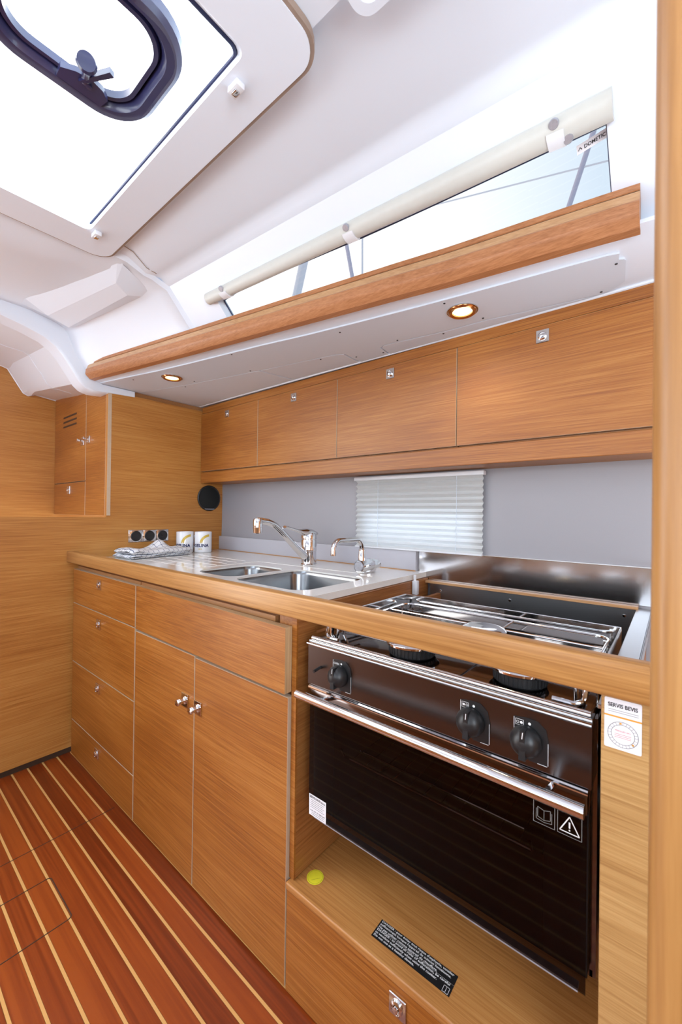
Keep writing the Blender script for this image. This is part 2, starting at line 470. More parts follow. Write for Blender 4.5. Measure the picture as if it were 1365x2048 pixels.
# far bulkhead beyond
b = B(); b.box(-3.06, -3.02, -0.6, 1.7, 0.0, 2.1)
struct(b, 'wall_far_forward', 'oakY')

# hull side behind the worktop, with an opening behind the blind
YW = 1.500
b = B()
for x0, x1, z0, z1 in ((-2.3, -1.08, 0.3, 1.42), (-0.58, 0.5, 0.3, 1.42), (-1.08, -0.58, 0.3, 1.02), (-1.08, -0.58, 1.16, 1.42)):
    b.box(x0, x1, YW, YW + 0.025, z0, z1)
struct(b, 'wall_hull_side', 'splash')

# upper hull side behind the wall cupboards, light tight
b = B(); b.box(-3.1, 1.3, 1.66, 1.70, 1.4, 1.80); b.box(-3.1, 1.3, 1.5, 1.7, 1.40, 1.42)
struct(b, 'wall_hull_upper', 'backwood')

# opposite side and ends of the cabin
b = B()
b.box(-3.1, 1.3, -1.75, -1.70, 0.0, 1.15)
struct(b, 'wall_port', 'backwood')
b = B()
b.box(-3.1, 1.3, -1.80, -1.75, 1.15, 1.50); b.box(-3.1, 1.3, -1.80, -1.75, 1.72, 2.1)
for x0, x1 in ((-3.1, -2.2), (-0.95, -0.85), (0.4, 1.3)): b.box(x0, x1, -1.80, -1.75, 1.50, 1.72)
struct(b, 'wall_port_upper', 'liner')
b = B()
b.box(1.30, 1.34, -1.75, 1.7, 0.0, 1.3); b.box(1.30, 1.34, 0.0, 1.7, 1.3, 2.1); b.box(1.30, 1.34, -1.75, -1.35, 1.3, 2.1)
struct(b, 'wall_aft', 'backwood')

# ------------------------------------------------------------------ moulded headliner
ZR = 2.035
HX0, HX1, HY0, HY1 = -1.408, -0.630, -0.18, 0.468      # hatch opening
Yr = lambda X: interp(X, [-2.2, -2.103, -1.478, -0.909, -0.611, -0.472, -0.149, -0.067, 0.5], [0.725, 0.741, 0.850, 0.946, 0.997, 1.024, 1.070, 1.084, 1.14])
yb = lambda X: Yr(X) + 0.09
yk = lambda X: interp(X, [-2.2, -1.5, 0, 0.5], [0.64, 0.745, 0.88, 0.92])
zk = lambda X: interp(X, [-2.2, -1.5, 0, 0.5], [2.0, 2.01, 2.06, 2.07])


def side(X, t, off=0.0):
    """point on the sloping coachroof side; t=0 at shelf, 1 at knuckle; off = towards the cabin"""
    y0, z0, y1, z1 = yb(X), 1.80, yk(X), zk(X)
    n = Vector((0, -(z1 - z0), (y1 - y0))).normalized()
    if n.y > 0: n = -n
    return Vector((X, y0 + (y1 - y0) * t, z0 + (z1 - z0) * t)) + n * off


def tz(X, z): return (z - 1.80) / (zk(X) - 1.80)


XM = -1.475     # the moulded joint between the window section and the forward section
WX0, WX1 = -1.30, -0.113
wtop = lambda X: tz(X, interp(X, [-1.30, -1.20, -0.64, -0.113], [1.922, 1.932, 1.944, 1.962]))
wbot = lambda X: tz(X, 1.845)

b = B()
xs = [XM, -1.40] + [WX0 + (WX1 - WX0) * i / 12 for i in range(13)] + [-0.06, 0.1, 0.3, 0.6, 1.3]


def strip_grid(b, xs, f0, f1, n, off=0.0):
    b.loft([[side(x, f0(x) + (f1(x) - f0(x)) * k / n, off) for k in range(n + 1)] for x in xs], closed_ring=False)


left = [x for x in xs if x <= WX0 + 1e-6]; midx = [x for x in xs if WX0 - 1e-6 <= x <= WX1 + 1e-6]; right = [x for x in xs if x >= WX1 - 1e-6]
one = lambda X: 0.93; zero = lambda X: 0.0
strip_grid(b, left, zero, one, 6); strip_grid(b, right, zero, one, 6)
strip_grid(b, midx, wtop, one, 3); strip_grid(b, midx, zero, wbot, 2)
# shelf behind the rail and its fillet, lip under the rail
b.loft([[(x, Yr(x) + 0.012, 1.80), (x, yb(x) - 0.02, 1.795), side(x, 0.0), side(x, 0.03)] for x in xs], closed_ring=False)
# window reveal
top = [side(x, wtop(x)) for x in midx]; bot = [side(x, wbot(x)) for x in reversed(midx)]
lp = top + bot
outw = [p + Vector((0, 0.035, 0.018)) for p in lp]
b.loft([lp, outw])
b.loft([[side(x, t, -0.035) for t in (0.1, 0.5, 1.15)] for x in (-1.62, -1.5, -1.37)], closed_ring=False)
b.loft([[side(x, t, -0.05) for t in (0.78, 1.0, 1.2)] for x in (-1.4, -0.8, -0.06, 0.6)], closed_ring=False)
struct(b, 'wall_coachroof_side', 'liner')

# window pane, seal
b = B(); b.face([p + Vector((0, 0.030, 0.016)) for p in lp])
win = struct(b, 'window_1', 'sideglass', smooth=False)
b = B()
cen = sum(lp, Vector()) / len(lp)
b.tube([p + (cen - p).normalized() * 0.002 + Vector((0, 0.026, 0.014)) for p in lp], 0.0028, 6, closed=True)
b.build('window_seal', 'seal', win)


# roof: knuckle band then the flat roof, up to the hatch moulding
def roof_sec(x, lift=0.0):
    k = side(x, 0.93); y1, z1 = yk(x), zk(x)
    zr = ZR + interp(x, [-1.5, 0.0], [0.0, 0.035])
    pts = [k, Vector((x, y1 - 0.006, z1 - 0.010)), Vector((x, y1 - 0.020, z1 - 0.001)), Vector((x, y1 - 0.045, z1 + 0.000)),
           Vector((x, y1 - 0.075, z1 - 0.006)), Vector((x, 0.61, zr - 0.002)), Vector((x, 0.56, zr)), Vector((x, 0.50, zr))]
    return pts


b = B()
b.loft([roof_sec(x) for x in xs], closed_ring=False)
struct(b, 'ceiling_side_band', 'liner')

b = B()
zr0 = ZR
b.plate([(-1.56, -1.8), (1.3, -1.8), (1.3, 0.53), (-1.56, 0.53)], [[(HX0 - 0.03, HY0 - 0.03), (HX1 + 0.03, HY0 - 0.03), (HX1 + 0.03, HY1 + 0.03), (HX0 - 0.03, HY1 + 0.03)]], ZR, ZR + 0.03)
b.box(-1.66, 1.3, 0.60, 0.80, 2.12, 2.14)
struct(b, 'ceiling', 'liner')

# forward part of the liner, between joint and rib: set a little lower, with recess moulding
def fsec(x, d=0.0):
    """12 profile points (y,z) of the forward liner section at x"""
    y1, z1 = yk(x), zk(x)
    base = Yr(x) + interp(x, [-2.2, -1.9, -1.5], [0.022, 0.05, 0.09])
    zf_ = interp(x, [-2.215, -1.625, -1.56, -1.5], [2.034, 2.001, 2.030, 2.033])
    g = interp(x, [-2.215, -2.13], [0.022, 0.0])          # flare against the rib
    ky, kz = y1 + (base - y1) * 0.12, 1.80 + (z1 - 1.80) * 0.90
    return [(-0.6, zf_), (0.40, zf_), (0.50, zf_ * 0.5 + 0.5 * 2.026), (y1 - 0.115, 2.024), (y1 - 0.060, 2.014), (y1 - 0.030, 2.005), (y1 - 0.008 - g * 0.3, 1.996), (ky - g * 0.6, kz),
            (y1 + (base - y1) * 0.5 - g, 1.80 + (z1 - 1.80) * 0.48), (base - 0.012 - g, 1.83), (base - g * 0.5, 1.80), (Yr(x) + 0.012, 1.795)]


xf = [-2.215, -2.13, -2.0, -1.85, -1.7, -1.625, -1.56, -1.50]
b = B()
b.loft([[Vector((x, y, z)) for y, z in fsec(x)] for x in xf], closed_ring=False)
# shoulder that steps up to the window section
a_ = [Vector((-1.50, y, z)) for y, z in fsec(-1.50)]
kk = roof_sec(XM)
c_ = [Vector((XM, -0.6, ZR)), Vector((XM, 0.40, ZR)), kk[7], kk[5], kk[4], kk[3], kk[1], kk[0], side(XM, 0.47), side(XM, 0.12), side(XM, 0.0), Vector((XM, Yr(XM) + 0.012, 1.797))]
mid_ = [(p * 0.5 + q * 0.5) + Vector((0.0, -0.008, -0.009)) for p, q in zip(a_, c_)]
b.loft([a_, mid_, c_], closed_ring=False)
b.box(-2.3, -1.3, 0.55, 0.75, 2.06, 2.10); b.box(-2.3, -1.45, 0.48, 0.62, 2.075, 2.10)
struct(b, 'ceiling_forward', 'liner', angle=50)

# raised bar moulding on the forward section
b = B()
L0 = [(-2.17, 0.455, 2.034), (-2.09, 0.460, 2.026), (-1.53, 0.596, 2.026), (-1.50, 0.60, 2.026)]
L1 = [(-2.16, 0.530, 2.024), (-2.11, 0.543, 1.993), (-1.605, 0.623, 1.993), (-1.520, 0.612, 2.024)]
L2 = [(-2.17, 0.610, 2.004), (-2.12, 0.626, 1.974), (-1.630, 0.674, 1.977), (-1.545, 0.670, 2.016)]
L3 = [(-2.17, 0.645, 1.992), (-2.12, 0.658, 1.990), (-1.625, 0.728, 1.994), (-1.57, 0.727, 1.998)]
b.loft([[Vector(p) for p in col] for col in zip(L0, L1, L2, L3)], closed_ring=False)
struct(b, 'trim_4', 'liner', angle=12)

# hairline joint in the roof liner beside the forward section
b = B(); b.tube([(-1.425, 0.575, 2.0335), (-1.432, 0.61, 2.0325), (-1.445, 0.662, 2.0075), (-1.452, 0.70, 2.0075)], 0.0012, 6)
struct(b, 'trim_9', 'seam_brown')

# hatch moulding plate
b = B()
OR = rrect(-1.528, -0.520, -0.33, 0.560, 0.055, 8)
IR = rrect(HX0, HX1, HY0, HY1, 0.02, 4)
b.plate(OR, [IR], 2.016, 2.036)
struct(b, 'trim_6', 'liner')
b = B(); OR2 = rrect(-1.535, -0.513, -0.337, 0.5675, 0.060, 8)
b.plate(OR2, [OR], 2.0185, 2.034)
struct(b, 'trim_7', 'seam_brown')
# reveal above the opening
b = B()
r0 = rrect(HX0, HX1, HY0, HY1, 0.02, 4); r1 = rrect(HX0 - 0.016, HX1 - 0.020, HY0 - 0.012, HY1 + 0.003, 0.02, 4)
b.loft([[(x, y, 2.0165) for x, y in r0], [(x, y, 2.036) for x, y in r1], [(x, y, 2.07) for x, y in r1]])
struct(b, 'trim_8', 'liner')
# big fixed pane with its seal, and a round-cornered cut-out for the opening light
b = B(); b.plate([(HX0 - 0.016, HY0 - 0.012), (HX1 - 0.020, HY0 - 0.012), (HX1 - 0.020, HY1 + 0.003), (HX0 - 0.016, HY1 + 0.003)], [rrect(-1.0, -0.736, 0.128, 0.412, 0.07, 8)], 2.0375, 2.0376)
w2 = struct(b, 'window_2', 'hatchglass', smooth=False)
b = B(); b.tube([(x, y, 2.0345) for x, y in rrect(HX0 - 0.0145, HX1 - 0.0215, HY0 - 0.0105, HY1 + 0.0005, 0.02, 4)], 0.0045, 8, closed=True)
b.build('window_seal', 'seal', w2)

# opening portlight frame set under the pane
pl = thing('opening_portlight', 'dark navy rounded square hatch frame seen through the bright overhead opening', 'hatch frame', (-0.868, 0.27, 2.05))
def ring_loft(b, secs, n=10):
    """secs: list of (inset, z) for a closed section swept round the rounded square"""
    rings = []
    for ins, z in secs:
        rings.append([(x, y, z) for x, y in rrect(-1.020 + ins, -0.716 - ins, 0.108 + ins, 0.432 - ins, max(0.02, 0.100 - ins * 0.8), n)])
    b.loft(rings + [rings[0]])
b = B(); ring_loft(b, [(0.0, 2.066), (0.003, 2.050), (0.012, 2.043), (0.030, 2.043), (0.037, 2.052), (0.040, 2.068), (0.030, 2.078), (0.008, 2.078)])
b.build('frame', 'hatchring', pl)
b = B(); ring_loft(b, [(0.040, 2.060), (0.044, 2.052), (0.052, 2.052), (0.054, 2.066), (0.040, 2.070)])
b.build('inner_rim', 'hatchring', pl)
b = B()
b.prism([(-0.985, 0.262), (-0.985, 0.345), (-0.960, 0.350), (-0.945, 0.335), (-0.938, 0.310), (-0.945, 0.285), (-0.960, 0.262)], 'Z', 2.040, 2.052)
b.lathe([(0.0, 0), (0.006, 0), (0.006, 0.004), (0.0, 0.005)], (-0.955, 0.312, 2.040), (0, 0, -1), 12)
b.build('hinge_bracket', 'hatchring', pl)
b = B()
b.tube([(-0.956, 0.306, 2.046), (-0.930, 0.300, 2.040), (-0.905, 0.291, 2.030)], [0.010, 0.008, 0.010], 12)
b.lathe([(0.0, -0.006), (0.016, -0.006), (0.019, 0.0), (0.016, 0.006), (0, 0.006)], (-0.897, 0.288, 2.027), (0.9, -0.3, -0.35), 20)
b.prism([(-0.956, 0.293), (-0.951, 0.303), (-0.892, 0.337), (-0.887, 0.327)], 'Z', 2.034, 2.046)
b.build('clamp_handle', 'hatchring', pl)

# little push studs on the hatch moulding
for x, y, l in ((-0.694, 0.492, 'small white push stud by the right corner of the ceiling hatch'), (-1.401, 0.485, 'small white push stud near the left lower corner of the ceiling hatch')):
    t = thing('push_stud', l, 'stud', (x, y, 2.0), 'studs on the hatch moulding')
    b = B(); b.box(x - 0.016, x + 0.016, y - 0.010, y + 0.010, 2.003, 2.016, 0.002); b.build('body', 'whiteplastic', t)
    b = B(); b.box(x - 0.009, x + 0.006, y - 0.006, y + 0.006, 1.999, 2.004, 0.002); b.build('catch', 'chrome', t)

# rounded recess frame further aft on the ceiling
b = B()
b.plate(rrect(-0.435, 0.10, 0.25, 0.575, 0.03), [rrect(-0.418, 0.085, 0.26, 0.560, 0.02)], 2.022, 2.036)
struct(b, 'trim_5', 'liner')
b = B(); b.plate(rrect(-0.418, 0.085, 0.26, 0.560, 0.02), [], 2.032, 2.0345)
struct(b, 'trim_10', 'greypanel')

# curved rib following the coachroof at the bulkhead
outer = [(-0.6, 2.09), (0.20, 2.085), (0.42, 2.075), (0.54, 2.065), (0.63, 2.045), (0.68, 2.005), (0.705, 1.965), (0.735, 1.925), (0.765, 1.875), (0.785, 1.82), (0.775, 1.79), (0.80, 1.776), (0.87, 1.776), (0.955, 1.776)]
inner = [(-0.6, 2.01), (0.20, 2.000), (0.40, 1.972), (0.48, 1.955), (0.555, 1.932), (0.598, 1.905), (0.628, 1.870), (0.652, 1.835), (0.675, 1.800), (0.698, 1.765), (0.722, 1.743), (0.76, 1.732), (0.83, 1.738), (0.955, 1.745)]
b = B()
rings = []
for (y0, z0), (y1, z1) in zip(outer, inner):
    rings.append([(-2.20, y0, z0), (-2.200, y1 + (y0 - y1) * 0.12, z1 + (z0 - z1) * 0.12), (-2.206, y1, z1), (-2.30, y1 - 0.0, z1), (-2.30, y0, z0)])
b.loft(rings, True, True, True)
struct(b, 'trim_11', 'liner', angle=40)

# liner of the compartment beyond the rib
pa = [(-0.6, 2.03), (0.40, 1.985), (0.50, 1.965), (0.575, 1.940), (0.605, 1.925), (0.640, 1.870), (0.665, 1.845), (0.690, 1.795), (0.715, 1.765), (0.74, 1.775), (0.80, 1.775), (1.3, 1.775)]
pb = [(-0.6, 2.03), (0.40, 2.0), (0.50, 1.985), (0.560, 1.980), (0.585, 1.972), (0.610, 1.930), (0.634, 1.890), (0.660, 1.848), (0.685, 1.836), (0.72, 1.850), (0.92, 1.826), (1.3, 1.80)]
b = B()
def mixp(t): return [(y0 + (y1 - y0) * t, z0 + (z1 - z0) * t) for (y0, z0), (y1, z1) in zip(pa, pb)]
secs = []
for x, t, lift in ((-2.29, 0.0, 0.0), (-2.34, 0.08, 0.012), (-2.90, 0.88, 0.012), (-2.96, 0.94, -0.004), (-3.02, 1.0, 0.0)):
    secs.append([(x, y, z + (lift if 3 <= i <= 8 else 0)) for i, (y, z) in enumerate(mixp(t))])
b.loft(secs, closed_ring=False)
struct(b, 'ceiling_beyond', 'liner2', angle=25)
b = B(); b.tube([(-2.62, y, z - 0.0005 + (0.011 if 3 <= i <= 8 else 0)) for i, (y, z) in enumerate(mixp(0.47))][1:], 0.0012, 6)
b.tube([(-3.016, y, z - 0.001) for y, z in pb[1:]], 0.003, 6)
struct(b, 'trim_12', 'liner')

# ------------------------------------------------------------------ under the side deck
def deck_edge(X): return interp(X, [-2.2, -2.126, -1.752, -1.585, -1.207, -0.955, -0.507, -0.296, -0.105, 0.5], [0.78, 0.795, 0.882, 0.912, 0.977, 1.029, 1.101, 1.125, 1.156, 1.23])
b = B()
xd = [-2.24, -2.1, -1.9, -1.7, -1.5, -1.3, -1.1, -0.9, -0.7, -0.5, -0.3, -0.1, 0.1, 0.5]
b.loft([[(x, Yr(x) - 0.0 + 0.012, 1.801), (x, Yr(x) + 0.006, 1.789), (x, deck_edge(x) - 0.012, 1.783), (x, deck_edge(x), 1.781), (x, 1.70, 1.781)] for x in xd], closed_ring=False)
b.loft([[(x, Yr(x) + 0.02, 1.80), (x, 1.7, 1.80)] for x in xd], closed_ring=False)
b.tube([(-2.19, 1.330, 1.779), (-1.0, 1.342, 1.779), (-0.5, 1.352, 1.779), (0.5, 1.352, 1.779)], 0.006, 8)
struct(b, 'ceiling_side_deck', 'liner')

def panel(name, pts, label, screws, mat='greypanel'):
    b = B()
    b.prism(pts, 'Z', 1.7755, 1.7808)
    o = b.build(name, mat, None, smooth=False)
    tag(o, label, 'ceiling panel', 'panels under the side deck')
    for x, y in screws:
        s_ = B(); s_.lathe([(0, 0), (0.0035, 0), (0.003, 0.0015), (0, 0.0018)], (x, y, 1.7755), (0, 0, -1), 10); s_.build('screw', 'ink', o)
    return o

far_seam = [(-0.095, 1.198), (-0.105, 1.304), (-0.135, 1.330), (-0.166, 1.338), (-0.474, 1.290), (-0.593, 1.286), (-0.80, 1.258), (-0.845, 1.256), (-0.862, 1.270), (-0.870, 1.345),
            (-1.00, 1.345), (-1.005, 1.30), (-1.003, 1.235), (-1.03, 1.212), (-1.08, 1.205), (-1.42, 1.145), (-1.839, 1.062), (-2.156, 0.985), (-2.19, 0.975)]
near = [(x, deck_edge(x) + 0.002) for x in (-2.19, -2.0, -1.8, -1.6, -1.4, -1.2, -1.0, -0.8, -0.6, -0.4, -0.25)] + [(-0.13, 1.150), (-0.105, 1.158), (-0.108, 1.185), (-0.098, 1.19)]
panel('ceiling_panel', near + far_seam, 'long pale grey panel holding both round spotlights above the wall cupboards',
      [(-0.897, 1.074), (-1.362, 0.962), (-1.453, 1.125), (-1.787, 1.052), (-0.985, 1.283), (-0.875, 1.311), (-0.774, 1.25), (-0.53, 1.115), (-0.473, 1.274), (-0.161, 1.325), (-0.115, 1.20), (-2.0, 0.86)])
panel('ceiling_panel', [(-2.19, 0.980), (-1.839, 1.067), (-1.425, 1.150), (-1.392, 1.322), (-2.19, 1.322)], 'pale grey filler panel in the corner between bulkhead and leftmost wall cupboards', [(-1.9, 1.07)])
panel('ceiling_panel', [(-1.415, 1.152), (-1.08, 1.210), (-1.035, 1.217), (-1.010, 1.237), (-1.012, 1.332), (-1.382, 1.322)], 'short pale grey filler panel over the second wall cupboard', [(-1.115, 1.215)])
panel('ceiling_panel', [(-0.840, 1.262), (-0.80, 1.264), (-0.593, 1.292), (-0.474, 1.296), (-0.18, 1.341), (-0.862, 1.345), (-0.856, 1.275)], 'narrow tapering grey strip behind the right spotlight', [(-0.62, 1.30)])

# rail along the shelf
rail_prof = [('teakrail', [(0.026, -0.003), (0.004, 0.000), (-0.012, 0.016), (-0.016, 0.024)]),
             ('teakrail', [(-0.016, 0.024), (-0.014, 0.048), (-0.010, 0.053)]),
             ('teakrail_pale', [(-0.010, 0.053), (-0.004, 0.074), (0.001, 0.077)]),
             ('gap', [(0.001, 0.077), (0.001, 0.0785)]),
             ('teakrail', [(0.001, 0.0785), (-0.001, 0.080), (0.000, 0.093), (0.004, 0.096), (0.03, 0.096), (0.03, 0.03), (0.026, -0.003)])]
t = thing('shelf_rail', 'long reddish wooden rail along the shelf under the side window', 'rail', (-1.1, 0.9, 1.775))
xr = [-2.175 + (2.175 - 0.062) * i / 30 for i in range(31)]
b = B(); path0 = []
for mk, pf in rail_prof:
    b.mat(mk)
    b.loft([[(x, Yr(x) + dy, 1.780 + dz * interp(x, [-2.2, 0], [0.9, 1.03])) for dy, dz in pf] for x in xr], closed_ring=False)
b.mat('teakrail')
for x in (xr[0], xr[-1]):
    poly = []
    for mk, pf in rail_prof: poly += pf[:-1]
    b.face([(x, Yr(x) + dy, 1.780 + dz * interp(x, [-2.2, 0], [0.9, 1.03])) for dy, dz in poly])
b.build('moulding', None, t, angle=30)

# spotlights
def downlight(x, y, l):
    t = thing('spotlight', l, 'spotlight', (x, y, 1.7755), 'round spotlights under the side deck')
    b = B(); b.lathe([(0.030, -0.002), (0.030, 0.006), (0.0385, 0.009), (0.0425, 0.005), (0.044, 0.001), (0.044, -0.001)], (x, y, 1.7755), (0, 0, -1), 40, cap=False); b.build('bezel', 'copper', t)
    b = B(); b.lathe([(0.0445, 0.000), (0.0445, 0.003), (0.0465, 0.003), (0.0465, -0.001)], (x, y, 1.7755), (0, 0, -1), 40, cap=False); b.build('outer_ring', 'chrome', t)
    b = B(); b.lathe([(0.030, 0.001), (0.027, 0.004), (0.0, 0.006)], (x, y, 1.7755), (0, 0, -1), 32); b.build('lens', 'lens', t)
    l_ = bpy.data.lights.new('spot_glow', 'SPOT'); l_.energy = 1.6; l_.color = (1.0, 0.80, 0.52); l_.spot_size = 2.2; l_.spot_blend = 0.8; l_.shadow_soft_size = 0.025
    lo = bpy.data.objects.new('lamp_glow', l_); C.objects.link(lo); lo.parent = t; lo.location = (0, 0, -0.02)
downlight(-0.505, 1.188, 'glowing round spotlight with copper ring, on the right above the widest cupboard')
downlight(-1.815, 0.955, 'glowing round spotlight with copper ring, on the left near the bulkhead')

# roller blind cassette above the side window
t = thing('blind_cassette', 'long ivory roller blind cassette along the top of the side window', 'blind', (-0.7, 0.9, 1.95))
b = B(); rings = []
for i in range(21):
    f = i / 20; x = -1.325 + (1.325 - 0.100) * f
    z0 = interp(f, [0, 1], [1.921, 1.960]); z1 = interp(f, [0, 1], [1.949, 1.995])
    pts = []
    for u, d in ((0.0, 0.001), (0.0, 0.014), (0.15, 0.022), (0.4, 0.026), (0.7, 0.024), (0.93, 0.016), (1.0, 0.010), (1.0, 0.001)):
        pts.append(side(x, tz(x, z0 + (z1 - z0) * u), d))
    rings.append(pts)
b.loft(rings, True, True, True); b.build('cassette', 'valance', t, angle=40)
for x in (-1.232, -0.715, -0.200):
    f = (x + 1.325) / 1.225; z0 = interp(f, [0, 1], [1.921, 1.960]); z1 = interp(f, [0, 1], [1.949, 1.995]); w = 0.016
    b = B(); rr = []
    for xx in (x - w, x + w):
        rr.append([side(xx, tz(xx, z0 + (z1 - z0) * u), d) for u, d in ((-0.10, 0.001), (-0.08, 0.018), (0.15, 0.025), (0.4, 0.029), (0.55, 0.0285), (0.55, 0.001))])
    b.loft(rr, True, True, True); cl = b.build('clip', 'whiteplastic', t)
    b = B(); c = side(x, tz(x, z0 + (z1 - z0) * 0.80), 0.024); nrm = side(x, 0.5, 0.01) - side(x, 0.5, 0)
    b.lathe([(0, 0.003), (0.0085, 0.003), (0.010, 0.0), (0.010, -0.004)], c, nrm, 16)
    if x > -0.3:
        c = side(x + 0.022, tz(x, z0 + (z1 - z0) * 0.12), 0.022); b.lathe([(0, 0.003), (0.008, 0.003), (0.0095, 0.0), (0.0095, -0.004)], c, nrm, 16)
    b.build('screw_cap', 'aluminium', cl)

# maker's sticker in the window corner
so = Vector(side(-0.172, tz(-0.172, 1.940))) + Vector((0, 0.026, 0.012)); ux = (side(-0.118, tz(-0.118, 1.9475)) - side(-0.172, tz(-0.172, 1.940))).normalized(); uy = (side(-0.15, 0.7) - side(-0.15, 0.5)).normalized()
b = B(); b.mat('paper'); quad(b, so, ux, uy, 0, 0.057, 0, 0.017)
sf = so + Vector((0, -0.0006, -0.0004))
b.mat('ink'); add_text(b, 'DOMETIC', 0.0095, sf + ux * 0.014 + uy * 0.005, ux, uy, width=0.040, bold=0.0002)
line(b, sf, ux, uy, (0.003, 0.006), (0.0065, 0.011), 0.0014); line(b, sf, ux, uy, (0.0065, 0.011), (0.010, 0.006), 0.0014)
tag(b.build('sticker', None, None, smooth=False), 'small white sticker with black lettering in the upper right corner of the side window', 'sticker')

# rigging outside
def rig(name, p, q, r, label, mat):
    b = B(); b.tube([p, q], r, 10); tag(b.build(name, mat), label, 'rigging')
M['rigpurple'] = plain('rigging_grey', (0.42, 0.40, 0.50), 0.5)
M['rigpale'] = plain('rigging_pale', (0.60, 0.60, 0.66), 0.5)
rig('wire_shroud', (-0.44, 4, 4.78), (-0.84, 4, 3.55), 0.022, 'diagonal grey wire stay seen through the right end of the side window', 'rigpurple')
rig('lifeline', (-3.9, 4, 4.95), (-0.15, 4, 4.05), 0.007, 'thin pale line crossing the sky in the side window', 'rigpale')
rig('mast_pole', (-3.98, 4, 4.75), (-4.25, 4, 3.9), 0.06, 'blurred broad pole outside the left part of the side window', 'rigpale')
rig('antenna_rod', (-3.26, 4, 4.62), (-3.10, 4, 3.9), 0.025, 'leaning thin rod outside, middle of the side window', 'rigpurple')
rig('antenna_rod', (-3.00, 4, 4.6), (-2.99, 4, 3.9), 0.012, 'upright thin rod outside, just right of the leaning rod', 'rigpale')

# ------------------------------------------------------------------ latch
def latch(b, x, y, z, proud, s=0.019, axis='Y'):
    """square chrome plate with a round push button, on a face looking towards -Y"""
    b.mat('steel'); b.box(x - s, x + s, y - 0.0035, y, z - s * 1.08, z + s * 1.08, 0.0012, 1)
    b.mat('chrome')
    if proud:
        b.lathe([(0.0125, 0.003), (0.012, 0.006), (0.0075, 0.008), (0.007, 0.018), (0.010, 0.022), (0.011, 0.026), (0.009, 0.030), (0, 0.031)], (x, y, z), (0, -1, 0), 20)
    else:
        b.lathe([(0.013, 0.003), (0.0125, 0.007), (0.009, 0.009), (0.0085, 0.007), (0, 0.008)], (x, y, z), (0, -1, 0), 20)
        b.lathe([(0.0, 0.0075), (0.0065, 0.0078), (0.006, 0.011), (0, 0.012)], (x, y, z), (0, -1, 0), 16)

def put_latch(parent, *a, **k):
    b = B(); latch(b, *a, **k); return b.build('latch', None, parent)

def front(name, parent, x0, x1, z0, z1, y0=0.680, th=0.018, mat='oak', edge='cream'):
    """a veneered front whose edges are banded"""
    b = B(); b.mat(mat)
    b.box(x0, x1, y0, y0 + th, z0, z1, 0.0006, 1)
    o = b.build(name, None, parent)
    me = o.data; me.materials.append(M[edge])
    for p_ in me.polygons:
        if abs(p_.normal.y) < 0.8: p_.material_index = 1
    return o

# ------------------------------------------------------------------ base cupboards
t = thing('drawer_cabinet', 'wooden base cabinet of four stacked drawers beside the bulkhead', 'cabinet', (-1.87, 0.95, 0.0))
b = B(); b.box(-2.185, -1.540, 0.700, 1.45, 0.035, 0.885); b.build('body', 'backwood', t)
for z0, z1, zl in ((0.7195, 0.874, 0.835), (0.4465, 0.7165, 0.668), (0.1735, 0.4435, 0.398), (0.010, 0.1705, 0.125)):
    d = front('drawer', t, -2.182, -1.5375, z0, z1); put_latch(d, -1.875, 0.680, zl, False)
b = B(); b.box(-2.2, -1.540, 0.730, 1.45, 0.0, 0.035); b.build('plinth', 'gap', t)

t = thing('sink_cabinet', 'wooden base cabinet with two tall doors under the sink', 'cabinet', (-1.12, 0.95, 0.0))
b = B(); b.box(-1.535, -0.722, 0.700, 1.45, 0.035, 0.70); b.box(-1.535, -0.788, 0.700, 0.86, 0.70, 0.885); b.build('body', 'backwood', t)
d = front('door', t, -1.5315, -1.1315, 0.010, 0.707); put_latch(d, -1.181, 0.680, 0.559, True)
d = front('door', t, -1.1275, -0.7165, 0.010, 0.703); put_latch(d, -1.107, 0.680, 0.557, True)
b = B(); b.mat('oak').prism([(-1.5315, 0.680), (-0.716, 0.668), (-0.716, 0.690), (-1.5315, 0.699)], 'Z', 0.716, 0.874)
d = b.build('front_panel', None, t); d.data.materials.append(M['ply'])
for p_ in d.data.polygons:
    if abs(p_.normal.y) < 0.8: p_.material_index = 1
b = B(); b.box(-1.528, -0.722, 0.730, 1.45, 0.0, 0.035); b.build('plinth', 'gap', t)
# finger groove above the fronts
b = B(); b.box(-2.195, -0.7215, 0.712, 0.73, 0.8855, 0.905); b.box(-2.195, -0.7215, 0.685, 0.712, 0.902, 0.906)
struct(b, 'trim_13', 'backwood')

# stove bay wall on the left
t = thing('bay_partition', 'upright wooden partition between the sink cabinet and the stove', 'panel', (-0.71, 1.0, 0.0))
b = B(); b.box(-0.7150, -0.700, 0.695, 1.50, 0.268, 0.845); b.build('panel', 'niche', t)
b = B(); b.box(-0.7150, -0.6995, 0.690, 0.695, 0.268, 0.9055); b.build('stile', 'oak', t)
b = B(); b.box(-0.785, -0.765, 0.72, 1.49, 0.70, 0.896); b.build('upper_board', 'niche', t)
b = B(); b.box(-0.765, -0.7005, 0.695, 0.76, 0.845, 0.9055); b.build('block', 'niche', t)

